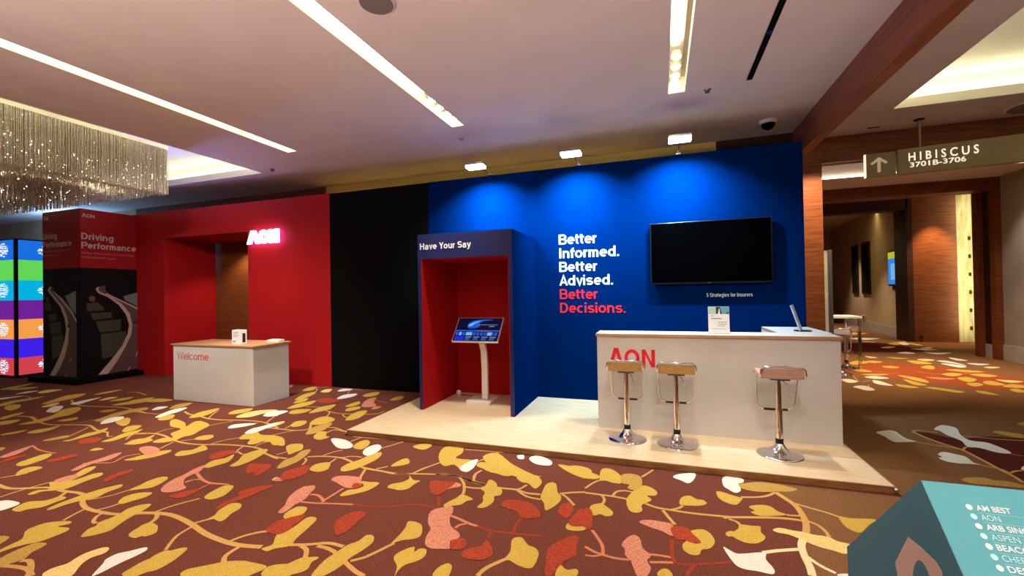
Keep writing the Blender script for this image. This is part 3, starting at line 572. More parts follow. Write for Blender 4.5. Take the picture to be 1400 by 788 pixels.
g -0.880,3.941 -0.802,3.900 -0.724,3.815 -0.649,3.764 -0.611,3.864 -0.641,3.979 -0.774,4.021
g -0.527,3.772 -0.542,3.976 -0.506,4.035 -0.444,4.021 -0.376,3.933 -0.339,3.842 -0.349,3.755 -0.416,3.749 -0.475,3.773
o -0.357,3.924 -0.285,3.975 -0.202,3.940 -0.179,3.792 -0.222,3.661 -0.288,3.680 -0.281,3.748 -0.344,3.770
g -0.283,3.462 -0.260,3.588 -0.213,3.703 -0.173,3.767 -0.107,3.747 -0.059,3.673 -0.074,3.607 -0.135,3.589 -0.098,3.529 -0.141,3.459 -0.169,3.417 -0.161,3.334 -0.203,3.290 -0.253,3.317
g -0.533,3.275 -0.515,3.324 -0.458,3.363 -0.423,3.329 -0.366,3.261 -0.364,3.201 -0.405,3.178 -0.447,3.196 -0.482,3.165 -0.516,3.195
r -0.615,3.186 -0.564,3.244 -0.519,3.215 -0.487,3.066 -0.482,2.975 -0.541,2.993 -0.587,3.035
g 0.104,3.511 0.118,3.629 0.181,3.684 0.227,3.639 0.276,3.635 0.295,3.586 0.248,3.537 0.181,3.517
w 0.068,4.006 0.115,4.084 0.252,4.143 0.231,3.997 0.184,3.914 0.132,3.954
w 0.461,4.066 0.493,4.146 0.548,4.163 0.577,4.072 0.504,3.879 0.476,3.935
p -0.173,3.162 -0.133,3.208 -0.024,3.217 0.048,3.192 0.044,3.050 -0.024,3.089 -0.104,3.118
r 0.029,3.132 0.065,3.179 0.135,3.182 0.173,3.106 0.212,3.028 0.174,3.000 0.110,3.021 0.060,3.022
g 0.099,2.970 0.136,3.045 0.150,3.142 0.230,3.193 0.277,3.155 0.296,3.062 0.259,2.973 0.209,2.942 0.189,2.884 0.142,2.869 0.104,2.902
p -0.268,2.856 -0.237,2.947 -0.196,2.990 -0.159,2.954 -0.138,2.850 -0.088,2.791 -0.110,2.728 -0.085,2.654 -0.113,2.569 -0.158,2.568 -0.184,2.637 -0.203,2.699 -0.239,2.744 -0.243,2.802
g -0.051,2.608 -0.033,2.664 0.005,2.683 0.034,2.628 0.004,2.581
g 0.387,3.819 0.437,3.821 0.491,3.789 0.554,3.760 0.560,3.739 0.507,3.633 0.451,3.633 0.393,3.700
w 0.474,4.126 0.574,4.156 0.627,4.129 0.616,4.056 0.574,4.017 0.576,3.900 0.527,3.836 0.485,3.886 0.453,3.954
o 0.543,3.981 0.619,4.044 0.742,4.107 0.871,4.105 0.953,4.077 1.003,4.046 0.940,3.985 0.848,3.957 0.734,3.915 0.628,3.916
g 0.583,3.623 0.660,3.675 0.732,3.675 0.770,3.606 0.813,3.569 0.718,3.526 0.628,3.502 0.582,3.539 0.614,3.569
g 0.409,3.196 0.462,3.273 0.479,3.333 0.555,3.338 0.606,3.344 0.596,3.271 0.611,3.208 0.567,3.137 0.514,3.105 0.461,3.113 0.419,3.149
g 0.376,3.195 0.414,3.229 0.428,3.210 0.421,3.166 0.379,3.153
c 0.675,3.321 0.724,3.362 0.801,3.351 0.856,3.350 0.913,3.334 0.989,3.332 1.035,3.290 1.096,3.277 1.096,3.216 1.024,3.150 0.967,3.169 0.914,3.182 0.870,3.207 0.827,3.242 0.762,3.287 0.701,3.294
w 0.337,3.012 0.379,2.980 0.422,2.964 0.567,3.023 0.560,2.949 0.584,2.863 0.574,2.815 0.544,2.806 0.484,2.812 0.420,2.812 0.376,2.851
g 1.152,3.652 1.214,3.642 1.376,3.676 1.299,3.574 1.208,3.450 1.162,3.470 1.143,3.527
w 0.906,2.912 0.959,2.935 0.987,2.925 0.918,2.891
w 2.216,5.854 2.307,5.935 2.384,5.981 2.429,5.946 2.419,5.786 2.430,5.682 2.470,5.623 2.377,5.584 2.272,5.542 2.241,5.598 2.239,5.734
w 2.861,6.149 3.003,6.336 3.079,6.347 3.116,6.259 3.026,6.024 2.992,5.842 3.027,5.790 3.111,5.774 3.142,5.648 3.139,5.491 3.066,5.445 2.999,5.478 2.948,5.566 2.859,5.585 2.905,5.755 2.892,5.877 2.878,5.960 2.890,6.100
w 2.470,5.255 2.557,5.344 2.631,5.295 2.674,5.246 2.650,5.094 2.674,5.054 2.598,5.048 2.511,5.037 2.440,5.064 2.420,5.139 2.468,5.180
o 2.321,4.613 2.393,4.686 2.513,4.722 2.568,4.686 2.658,4.687 2.719,4.631 2.677,4.570 2.491,4.563 2.372,4.552
o 3.396,6.196 3.478,6.266 3.550,6.240 3.638,6.175 3.561,6.046 3.459,6.081
o 3.854,6.640 3.981,6.753 3.993,6.730 3.883,6.547
w 2.935,5.027 3.012,5.123 3.035,5.100 2.951,4.989
w 2.894,8.416 3.049,8.557 3.124,8.475 3.118,8.234 2.987,8.154 2.932,8.280
w 3.403,9.076 3.481,9.039 3.509,8.882 3.522,8.656 3.416,8.650 3.328,8.783
g 3.608,8.801 3.733,8.750 3.839,8.608 3.703,8.525 3.581,8.591
g 3.913,8.627 4.062,8.666 4.214,8.516 4.296,8.403 4.147,8.320 4.033,8.470
g 4.492,8.542 4.588,8.522 4.623,8.316 4.664,8.285 4.527,8.274 4.447,8.372
g 4.814,10.731 5.050,11.020 5.084,10.871 4.926,10.535 4.814,10.552
c 5.230,11.802 5.448,11.982 5.553,11.818 5.310,11.584
w 5.530,11.722 5.702,11.761 5.750,11.425 5.702,11.091 5.655,11.321 5.533,11.546
w 5.399,11.312 5.561,11.299 5.657,11.004 5.459,10.851
w 6.010,12.299 6.105,12.126 6.118,11.854 5.919,11.845
w 5.892,11.457 6.107,11.473 6.232,11.404 5.979,11.234
c 5.905,10.985 6.087,11.103 6.176,11.019 5.946,10.847
g 4.764,9.952 5.007,10.180 5.100,10.033 4.847,9.785
g 5.088,10.501 5.325,10.586 5.617,10.420 5.321,10.282
g 5.205,10.059 5.453,10.183 5.557,9.983 5.301,9.836
g 4.826,9.636 5.017,9.766 5.037,9.538 4.787,9.256 4.767,9.415
p 4.361,9.605 4.575,9.598 4.753,9.525 4.481,9.400
g 5.009,9.344 5.183,9.463 5.186,9.149 5.004,9.052 4.938,9.137
c 5.312,9.607 5.471,9.590 5.627,9.520 5.364,9.348
g 4.685,9.125 4.870,9.224 4.868,9.068 4.658,8.885
g 3.999,9.678 4.142,9.613 4.240,9.341 4.156,9.044 4.062,9.184
g 3.924,9.320 3.995,9.112 4.039,8.828 3.863,8.814
g 3.436,9.630 3.680,9.755 3.912,9.746 3.621,9.548
w 3.399,9.370 3.605,9.506 3.745,9.334 3.493,9.213
g 4.152,10.654 4.352,10.779 4.430,10.611 4.227,10.473
g 4.790,12.093 4.974,12.073 5.142,11.915 4.885,11.858
g 4.958,11.595 5.158,11.639 5.255,11.279 4.943,11.158
w 5.341,12.897 5.623,13.140 5.674,12.854 5.451,12.741
w 5.945,13.068 6.087,13.052 6.496,13.137 6.056,12.781
w 5.990,13.806 6.228,13.802 6.509,13.732 6.160,13.538
w 5.486,16.161 5.917,16.426 6.339,16.306 5.770,15.840
c 6.098,17.955 6.371,18.090 6.649,18.037 6.197,17.600
w 2.932,9.016 3.078,9.111 3.135,8.897 2.952,8.742
c 4.421,12.157 4.531,12.119 4.580,11.928 4.406,11.851
g 4.138,11.321 4.327,11.454 4.427,11.297 4.194,11.106
g 3.710,10.962 3.995,11.380 4.177,11.241 3.794,10.813
g 3.473,10.266 3.659,10.310 3.742,9.971 3.519,9.918
g 5.014,8.768 5.135,8.845 5.146,8.711 5.053,8.555 4.962,8.575
g 5.050,8.966 5.294,9.227 5.410,9.155 5.275,8.928
g 6.706,15.657 6.322,15.322 5.959,14.875 6.078,14.596
c 5.399,13.901 5.701,14.236 5.823,14.120 5.522,13.792
w 6.285,15.091 6.488,15.288 6.472,14.909 6.203,14.620
g -1.694,3.981 -1.590,4.112 -1.358,3.889 -1.093,3.711 -1.023,3.700 -1.133,3.621 -1.351,3.667 -1.512,3.755
g -0.942,3.992 -0.832,3.992 -0.701,3.938 -0.551,3.866 -0.551,3.783 -0.673,3.774 -0.803,3.849
g -2.166,3.983 -2.172,4.138 -2.002,4.163 -1.931,4.014 -1.933,3.869 -1.721,3.862 -1.680,3.650 -1.736,3.603 -1.873,3.719 -1.953,3.663 -2.078,3.792
w -1.785,3.650 -1.780,3.811 -1.710,3.900 -1.669,3.684 -1.709,3.599
g -2.521,4.037 -2.454,4.139 -2.339,4.131 -2.361,3.980
w -1.245,4.069 -1.178,4.159 -1.023,4.066 -1.008,3.953 -1.146,3.951
w -1.376,4.102 -1.318,4.133 -1.288,4.036 -1.339,4.028
g -1.658,3.750 -1.660,3.847 -1.517,3.823 -1.293,3.663 -1.338,3.616 -1.486,3.677
"""
VINES = """
v 0.035 -5.629,2.182 -5.366,2.162 -5.199,2.212 -5.028,2.277 -4.822,2.271 -4.634,2.288 -4.471,2.260
v 0.035 -4.471,2.260 -4.409,2.194 -4.248,2.139 -4.053,2.132 -3.881,2.152 -3.706,2.226 -3.624,2.255
v 0.020 -5.780,2.241 -5.720,2.305 -5.651,2.404
v 0.020 -5.192,2.043 -5.200,2.144 -5.177,2.317 -5.130,2.360
v 0.020 -4.182,1.968 -4.219,2.049 -4.248,2.139
v 0.025 -3.895,2.016 -3.950,2.028 -4.019,2.089 -4.019,2.131
v 0.020 -4.134,2.140 -4.095,2.207 -4.083,2.292
v 0.015 -4.410,2.229 -4.322,2.330 -4.287,2.457 -4.245,2.552
v 0.030 -4.650,2.121 -4.706,2.190 -4.765,2.261
v 0.030 -3.529,1.516 -3.643,1.547 -3.762,1.537 -3.855,1.516
v 0.030 -3.799,1.583 -3.744,1.600 -3.622,1.553 -3.553,1.509
v 0.040 -3.768,2.208 -3.610,2.251 -3.459,2.259 -3.228,2.219 -2.987,2.154 -2.780,2.123 -2.629,2.120 -2.473,2.148
v 0.020 -3.657,2.252 -3.629,2.371 -3.545,2.514
v 0.025 -3.199,2.228 -3.169,2.276 -3.140,2.316
v 0.030 -3.508,2.124 -3.545,2.192 -3.613,2.244
v 0.022 -3.044,1.937 -3.145,2.070 -3.170,2.199
v 0.030 -2.555,1.954 -2.610,2.010 -2.615,2.109
v 0.025 -2.737,2.128 -2.698,2.216 -2.615,2.295 -2.553,2.305
P 0.020 -3.990,2.833 -3.904,2.783 -3.749,2.756 -3.564,2.777
P 0.015 -3.989,2.699 -3.973,2.748 -3.904,2.783
v 0.030 -2.351,2.211 -2.264,2.238 -2.197,2.262 -2.087,2.312 -1.965,2.309
v 0.030 -2.133,2.265 -2.043,2.262 -1.942,2.232
v 0.030 -1.848,2.181 -1.734,2.128 -1.648,2.103
v 0.025 -1.820,2.197 -1.762,2.251 -1.720,2.331 -1.672,2.439
v 0.030 -2.239,2.236 -2.167,2.208 -2.108,2.136
P 0.022 -2.710,2.711 -2.588,2.725 -2.436,2.761 -2.282,2.794
R 0.020 -2.282,2.794 -2.094,2.813 -1.939,2.871 -1.851,2.924 -1.742,2.942 -1.612,2.930
P 0.022 -2.550,2.778 -2.547,2.889 -2.549,3.004
P 0.025 -2.732,2.833 -2.668,2.840 -2.586,2.803 -2.533,2.760
v 0.025 -2.696,3.423 -2.496,3.400 -2.286,3.393 -2.113,3.435 -1.912,3.485
v 0.022 -2.548,3.215 -2.592,3.309 -2.627,3.394
v 0.022 -2.149,3.424 -2.125,3.526 -2.096,3.600
v 0.028 -1.936,3.478 -1.838,3.501 -1.706,3.480 -1.556,3.438 -1.401,3.401 -1.273,3.386 -1.156,3.395 -1.053,3.362 -0.941,3.371
v 0.024 -1.706,3.480 -1.624,3.389 -1.563,3.273 -1.537,3.192
v 0.024 -1.579,3.321 -1.504,3.322 -1.426,3.340
v 0.022 -1.550,3.439 -1.596,3.557 -1.578,3.671
v 0.022 -1.156,3.395 -1.121,3.431 -1.096,3.505
v 0.022 -1.142,3.386 -1.035,3.306 -0.919,3.289
v 0.026 -0.797,3.426 -0.717,3.470 -0.608,3.513
v 0.022 -0.773,3.421 -0.718,3.366 -0.651,3.272
P 0.025 -1.475,2.863 -1.396,2.837 -1.294,2.800 -1.237,2.790
R 0.022 -1.237,2.790 -1.123,2.761 -1.028,2.772 -0.914,2.781 -0.770,2.808
P 0.022 -1.372,2.721 -1.361,2.765 -1.322,2.792
R 0.022 -0.970,2.790 -0.984,2.876 -0.976,2.975
R 0.022 -1.110,2.679 -1.117,2.745
v 0.028 -1.025,2.300 -1.005,2.375 -0.956,2.451 -0.914,2.506
v 0.026 -0.606,3.503 -0.476,3.503 -0.369,3.501 -0.264,3.486
v 0.026 -0.141,3.455 -0.062,3.417 0.034,3.408 0.165,3.402 0.293,3.410 0.441,3.426
v 0.020 -0.619,3.581 -0.570,3.703 -0.522,3.773
v 0.022 -0.391,3.512 -0.367,3.593 -0.306,3.629 -0.246,3.621
v 0.022 -0.475,3.498 -0.446,3.436 -0.448,3.362
v 0.022 0.034,3.408 0.092,3.453 0.123,3.499
v 0.024 -0.018,3.388 0.023,3.289 0.061,3.205
v 0.020 -0.190,3.935 -0.147,4.016 -0.097,4.123
P 0.022 -0.485,2.766 -0.428,2.730 -0.367,2.712 -0.292,2.699 -0.212,2.707
P 0.022 -0.368,2.719 -0.383,2.805 -0.424,2.889 -0.472,2.969
P 0.016 -0.470,2.676 -0.421,2.681 -0.367,2.712
P 0.022 -0.096,2.800 -0.040,2.806 0.030,2.806
P 0.022 -0.094,2.719 -0.025,2.740 0.037,2.757
R 0.022 0.035,3.014 0.032,2.887 0.038,2.787 0.082,2.753 0.197,2.789 0.312,2.838 0.364,2.868
R 0.022 0.107,2.653 0.133,2.722 0.158,2.770
v 0.030 0.385,3.399 0.440,3.422 0.577,3.463 0.731,3.504 0.834,3.516 0.915,3.513
v 0.042 0.825,3.938 0.876,3.834 0.914,3.734 0.920,3.591 0.903,3.453 0.863,3.318
W 0.042 0.863,3.318 0.805,3.187 0.787,3.062 0.784,2.951 0.772,2.858
v 0.025 0.556,3.773 0.666,3.806 0.751,3.855 0.825,3.938
v 0.022 0.813,3.569 0.865,3.575 0.911,3.588
v 0.024 0.900,3.785 0.993,3.737 1.097,3.685 1.163,3.636
v 0.024 0.929,3.517 0.978,3.476 1.000,3.395 0.996,3.318
W 0.030 0.559,3.021 0.651,3.071 0.782,3.127
W 0.025 0.794,3.064 0.841,2.982 0.903,2.924
v 0.022 0.419,3.390 0.467,3.366 0.479,3.333
v 0.020 2.457,5.607 2.594,5.547 2.706,5.503 2.779,5.469
v 0.030 2.601,5.995 2.627,5.801 2.688,5.613 2.755,5.462 2.765,5.223 2.764,4.991 2.770,4.838 2.755,4.691
v 0.020 2.601,5.995 2.677,6.064 2.759,6.040 2.838,6.039
v 0.020 2.767,5.466 2.835,5.559 2.894,5.576
v 0.020 3.005,5.952 3.155,5.952 3.313,5.933 3.502,5.946
v 0.020 2.651,5.078 2.709,5.019 2.775,4.980 2.788,4.912
v 0.020 2.788,4.898 2.858,4.961 2.920,4.994
P 0.015 3.111,5.458 3.183,5.411
v 0.030 -8.574,3.544 -8.339,3.576 -7.919,3.472 -7.557,3.425 -7.299,3.485 -7.003,3.551 -6.662,3.455 -6.388,3.429
v 0.020 -8.066,3.523 -8.301,3.586 -8.339,3.576
v 0.020 -6.897,3.497 -6.791,3.366 -6.660,3.179
v 0.030 -9.042,4.368 -8.717,4.243 -8.361,4.178 -7.967,4.230 -7.630,4.275 -7.223,4.223 -6.902,4.157
v 0.015 -10.679,4.211 -10.470,4.314 -10.098,4.316 -9.789,4.215
P 0.020 -6.672,2.881 -6.441,2.822 -6.233,2.803 -6.083,2.807
v 0.012 -7.391,3.425 -7.290,3.587 -7.232,3.723 -7.254,3.940
v 0.020 -6.388,3.429 -6.208,3.331 -6.157,3.355
v 0.020 -8.783,5.000 -8.620,5.042 -8.194,4.938
P 0.020 -5.428,2.709 -5.269,2.772 -5.173,2.817 -5.244,2.957 -5.168,3.054
v 0.020 -5.853,3.315 -5.970,3.447 -5.860,3.528
v 0.030 -6.138,3.454 -5.960,3.515 -5.761,3.561 -5.530,3.529 -5.290,3.458 -5.028,3.422 -4.812,3.441 -4.585,3.507 -4.321,3.541 -4.127,3.535 -3.977,3.499
v 0.018 -5.178,3.467 -5.127,3.504 -5.075,3.556
v 0.018 -4.733,3.485 -4.700,3.626 -4.608,3.744
v 0.020 -5.135,3.224 -5.219,3.411
v 0.018 -5.437,3.939 -5.398,4.062 -5.306,4.203
v 0.030 -6.443,4.372 -6.245,4.290 -6.000,4.259 -5.749,4.202 -5.499,4.210 -5.208,4.272 -4.909,4.284 -4.655,4.213 -4.491,4.150
v 0.018 -5.749,4.202 -5.885,4.356 -6.026,4.556
v 0.018 -7.219,4.161 -6.984,4.169 -6.687,4.169 -6.650,4.247
v 0.020 -4.309,3.531 -4.266,3.435 -4.205,3.356
v 0.020 -4.213,3.392 -4.104,3.348 -4.094,3.369
v 0.015 -4.173,3.542 -4.197,3.660 -4.167,3.734
v 0.020 -3.899,3.445 -3.740,3.380 -3.637,3.357
v 0.018 -5.007,4.143 -4.917,4.253
v 0.018 -4.842,4.303 -4.945,4.517
P 0.028 -4.098,2.879 -3.906,2.790 -3.758,2.752 -3.599,2.772
P 0.016 -3.971,2.688 -3.961,2.760 -3.906,2.790
P 0.012 -3.715,2.609 -3.738,2.691 -3.736,2.758
v 0.015 -5.761,3.561 -5.801,3.703 -5.761,3.767
v 0.028 -4.637,4.070 -4.564,4.117 -4.378,4.117 -4.190,4.129 -4.074,4.213 -4.184,4.359
v 0.018 -4.376,4.143 -4.418,4.293
v 0.018 -4.316,3.910 -4.249,4.051 -4.190,4.129
v 0.028 -3.929,3.446 -3.731,3.392 -3.559,3.389
v 0.028 -3.390,3.484 -3.247,3.540 -3.039,3.558 -2.824,3.484 -2.646,3.408 -2.468,3.399 -2.319,3.383 -2.168,3.413
v 0.018 -3.263,3.557 -3.230,3.667 -3.177,3.740
v 0.020 -3.039,3.558 -2.966,3.622 -2.848,3.631
v 0.020 -3.056,3.416 -3.077,3.529
v 0.020 -2.546,3.215 -2.620,3.384
v 0.020 -2.530,3.426 -2.461,3.509
v 0.020 -2.814,3.904 -2.752,4.023 -2.700,4.143
v 0.020 -3.277,3.302 -3.329,3.404 -3.394,3.454
v 0.020 -3.273,3.979 -3.260,4.071 -3.246,4.143
v 0.022 -3.363,4.133 -3.174,4.141 -2.910,4.158
v 0.018 -3.750,3.441 -3.717,3.507 -3.710,3.567
v 0.022 -3.758,4.165 -3.753,4.267 -3.644,4.272 -3.542,4.241
v 0.022 -3.889,4.333 -3.777,4.338 -3.542,4.241
v 0.020 -4.258,4.722 -4.363,4.889 -4.490,4.957 -4.250,4.886 -4.122,4.888 -3.973,4.916 -3.695,4.992 -3.660,5.148
v 0.018 -3.958,4.743 -4.095,4.831 -4.096,4.909
v 0.016 -4.824,4.294 -4.943,4.502
v 0.020 -4.930,5.053 -4.695,5.080 -4.468,5.033
v 0.018 -5.414,5.718 -5.656,6.050 -5.810,6.169 -5.579,6.228
v 0.015 -4.893,5.901 -5.026,6.160 -4.816,6.164
P 0.012 -4.177,5.648 -3.862,5.530
v 0.025 -2.303,3.387 -2.175,3.419 -1.978,3.468 -1.786,3.496 -1.646,3.468 -1.527,3.422 -1.423,3.401
v 0.020 -2.147,3.439 -2.097,3.583 -2.028,3.732
v 0.020 -1.699,3.845 -1.634,3.983 -1.585,4.142
v 0.018 -1.947,4.113 -1.807,4.127 -1.585,4.142 -1.534,4.157
v 0.020 -1.554,3.441 -1.597,3.595 -1.574,3.676
R 0.020 -1.630,2.967 -1.722,3.116
v 0.020 3.186,8.643 3.124,8.475
v 0.015 3.131,9.622 3.259,9.523 3.155,8.902 3.383,9.071
v 0.020 3.529,10.432 3.647,10.160 3.816,10.058 4.092,9.854
v 0.020 4.484,10.217 4.650,9.989 4.990,10.071 5.282,10.206
"""
ROAD_RIGHT = [('water', [(6.007, 1.675), (6.315, 1.773), (6.312, 1.425), (6.15, 1.522), (6.035, 1.592)]), ('field', [(5.383, 1.545), (5.573, 1.555), (5.677, 1.44), (5.663, 1.393), (5.395, 1.39)]), ('field', [(5.445, 1.347), (5.797, 1.355), (5.796, 1.242), (5.494, 1.213)]), ('field', [(5.532, 1.179), (5.961, 1.199), (5.945, 0.97), (5.595, 0.954)]), ('field', [(5.608, 0.921), (6.044, 0.945), (6.063, 0.81), (5.971, 0.606), (5.804, 0.443), (5.631, 0.427)]), ('tree', [(5.422, 1.668), (5.472, 1.698), (5.535, 1.666), (5.509, 1.572), (5.434, 1.59)]), ('road', [(5.57, 1.823), (5.601, 1.871), (5.667, 1.903), (5.706, 1.871), (5.674, 1.814), (5.719, 1.727), (5.867, 1.628), (6.063, 1.514), (6.302, 1.364), (6.292, 0.125), (5.726, 0.099), (5.885, 0.34), (6.027, 0.599), (6.144, 0.869), (6.163, 1.068), (6.119, 1.306), (5.978, 1.517), (5.759, 1.688), (5.601, 1.769)]), ('edge', [(5.529, 1.823), (5.562, 1.864), (5.601, 1.871), (5.57, 1.823), (5.601, 1.769), (5.759, 1.688), (5.978, 1.517), (6.119, 1.306), (6.163, 1.068), (6.144, 0.869), (6.027, 0.599), (5.885, 0.34), (5.726, 0.099), (5.564, 0.114), (5.776, 0.373), (5.971, 0.639), (6.072, 0.876), (6.102, 1.073), (6.047, 1.293), (5.921, 1.496), (5.732, 1.663), (5.575, 1.744)]), ('line', [(5.68, 1.823), (5.719, 1.743), (5.867, 1.651), (6.063, 1.541), (6.303, 1.405), (6.302, 1.357), (6.063, 1.508), (5.867, 1.618), (5.705, 1.711)]), ('car', [(6.176, 1.135), (6.265, 1.145), (6.264, 1.101), (6.175, 1.101)]), ('car', [(5.679, 1.775), (5.706, 1.782), (5.706, 1.737), (5.679, 1.743)]), ('dash', [(6.214, 0.397), (6.253, 0.503), (6.268, 0.494), (6.235, 0.387)]), ('dash', [(6.061, 0.108), (6.104, 0.19), (6.122, 0.18), (6.081, 0.098)])]
ROAD_FRONT = [('water', [(-11.151, 1.692), (-10.799, 1.795), (-10.805, 1.318), (-10.978, 1.472)]), ('field', [(-11.83, 1.557), (-11.644, 1.571), (-11.567, 1.412), (-11.805, 1.413)]), ('field', [(-11.7, 1.333), (-11.422, 1.355), (-11.413, 1.223), (-11.649, 1.19)]), ('field', [(-11.675, 1.158), (-11.285, 1.186), (-11.272, 0.957), (-11.615, 0.936)]), ('field', [(-11.599, 0.905), (-11.237, 0.942), (-11.173, 0.787), (-11.319, 0.533), (-11.422, 0.467), (-11.579, 0.424)]), ('tree', [(-11.775, 1.684), (-11.696, 1.683), (-11.697, 1.588), (-11.766, 1.588)]), ('road', [(-11.625, 1.809), (-11.588, 1.888), (-11.52, 1.893), (-11.537, 1.792), (-11.254, 1.631), (-10.944, 1.379), (-10.778, 1.164), (-10.791, 0.073), (-11.479, 0.072), (-11.311, 0.283), (-11.156, 0.507), (-11.051, 0.789), (-11.023, 1.038), (-11.066, 1.255), (-11.195, 1.48), (-11.485, 1.703)]), ('edge', [(-11.71, 1.811), (-11.667, 1.883), (-11.588, 1.888), (-11.625, 1.809), (-11.485, 1.703), (-11.195, 1.48), (-11.066, 1.255), (-11.023, 1.038), (-11.051, 0.789), (-11.156, 0.507), (-11.311, 0.283), (-11.479, 0.072), (-11.662, 0.063), (-11.518, 0.259), (-11.319, 0.518), (-11.173, 0.787), (-11.109, 1.037), (-11.157, 1.255), (-11.307, 1.49), (-11.564, 1.691)]), ('line', [(-11.537, 1.792), (-11.5, 1.791), (-11.228, 1.646), (-10.923, 1.404), (-10.777, 1.225), (-10.778, 1.164), (-10.954, 1.364), (-11.265, 1.606)]), ('car', [(-11.072, 1.125), (-10.982, 1.132), (-10.982, 1.076), (-11.073, 1.075)]), ('dash', [(-11.161, 0.086), (-11.119, 0.166), (-11.099, 0.161), (-11.141, 0.081)]), ('dash', [(-11.016, 0.403), (-10.965, 0.473), (-10.945, 0.467), (-10.996, 0.397)])]
# ================================================================== SETTING
ZC = 3.9
YW = 6.26            # face of the booth wall
SLOTS = [(-5.56, -5.38, -3.2, 5.39), (-2.67, -2.49, -3.2, 5.39), (0.125, 0.305, -3.2, 5.39)]
COFL = (-14.5, -6.92, -1.5, 6.12); COFR = (2.88, 6.2, -1.5, 6.90); COFC = (2.9, 6.6, 8.6, 10.9)
VENT = (0.93, 0.99, -1.0, 5.35)
# ---- carpet: one floor mesh, the woven pattern inlaid into it
fl = MB()
fl.add([(-22, -7, 0), (14, -7, 0), (14, 26, 0), (-22, 26, 0)], [(0, 1, 2, 3)], CP['base'])
TAN = [(0.74, 4.12), (0.749, 4.077), (0.841, 3.966), (0.906, 3.761), (0.914, 3.597), (0.871, 3.339), (0.79, 3.127), (0.773, 2.949), (0.769, 2.86), (0.85, 2.3), (1.3, 1.5), (1.2, .4), (1.9, -1), (2.4, -4), (14, -4), (14, 26), (1.72, 26), (1.72, 4.12)]
def pattern(poly, z, m): fl.flat(poly, lambda a, b: (a, b, z), m)
pattern(TAN, .0006, CP['tan'])
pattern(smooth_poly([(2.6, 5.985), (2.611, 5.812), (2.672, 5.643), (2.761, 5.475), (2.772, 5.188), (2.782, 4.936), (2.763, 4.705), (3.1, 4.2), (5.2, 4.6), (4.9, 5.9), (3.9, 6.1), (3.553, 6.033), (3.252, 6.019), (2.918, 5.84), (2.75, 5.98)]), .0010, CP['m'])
pattern(smooth_poly([(3.2, 11.0), (3.778, 11.187), (4.342, 11.35), (4.762, 11.2), (5.19, 10.9), (5.576, 10.55), (5.662, 10.1), (5.718, 9.674), (5.6, 9.1), (5.315, 8.95), (4.705, 8.681), (4.31, 8.95), (3.949, 9.234), (3.637, 9.489), (3.3, 9.9)]), .0010, CP['orange'])
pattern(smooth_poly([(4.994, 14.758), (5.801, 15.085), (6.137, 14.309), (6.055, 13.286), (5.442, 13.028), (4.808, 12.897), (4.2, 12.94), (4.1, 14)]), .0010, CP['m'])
def rd(s): return [tuple(map(float, q.split(','))) for q in s.split()]
order = {'r': .0036, 'p': .0032, 'w': .0030, 'c': .0029, 'g': .0026, 'o': .0027}
for i, l in enumerate(VINES.strip().splitlines()):
    c, w, pts = l.split(' ', 2); w = float(w); P = smooth_poly(rd(pts), 4, False); L = []; Rr = []
    for k in range(len(P)):
        a = P[max(k - 1, 0)]; b = P[min(k + 1, len(P) - 1)]; dx, dy = b[0] - a[0], b[1] - a[1]; n = math.hypot(dx, dy) or 1
        ww = w * .5; L.append((P[k][0] - dy / n * ww, P[k][1] + dx / n * ww)); Rr.append((P[k][0] + dy / n * ww, P[k][1] - dx / n * ww))
    z = .0016 + (i % 20) * .00002
    n = len(P); fl.add([(a, b, z) for a, b in L + Rr], [(k, k + 1, n + k + 1, n + k) for k in range(n - 1)], CP[c])
for i, l in enumerate(LEAVES.strip().splitlines()):
    c, pts = l.split(' ', 1); pattern(smooth_poly(rd(pts)), order[c] + (i % 20) * .00001, CP[c])
# the pattern runs on where the photograph does not look
def leaf(x, y, a, s, kind):
    if kind == 0: P = [(0, -.5), (.06, -.3), (.3, 0), (.42, .25), (.25, .35), (.2, .5), (0, .38), (-.2, .5), (-.27, .36), (-.4, .2), (-.25, -.05), (-.06, -.3)]
    else: P = [(0, -.6), (.14, -.35), (.1, -.2), (.22, 0), (.15, .2), (.17, .4), (0, .6), (-.15, .42), (-.12, .2), (-.22, .02), (-.1, -.2), (-.15, -.35)]
    ca, sa = math.cos(a), math.sin(a)
    return smooth_poly([(x + s * (p * ca - q * sa), y + s * (p * sa + q * ca)) for p, q in P])
for i in range(190):
    x, y = (random.uniform(-14, 3), random.uniform(-4, 1.6)) if i < 120 else (random.uniform(-18, -12.5), random.uniform(1, 6.5))
    pattern(leaf(x, y, random.uniform(0, 6.3), random.uniform(.25, .42), random.randint(0, 1)), .0024 + i * 2e-6, CP[random.choice('ggggorpw')])
for i in range(70):
    x, y = random.uniform(2.0, 6.6), random.uniform(13, 23)
    if 4 < x < 6.2 and 12.8 < y < 15.1: continue
    pattern(leaf(x, y, random.uniform(0, 6.3), random.uniform(.25, .45), random.randint(0, 1)), .0024 + i * 2e-6, CP[random.choice('ggoowcp')])
struct(fl.build('floor', fix=False))
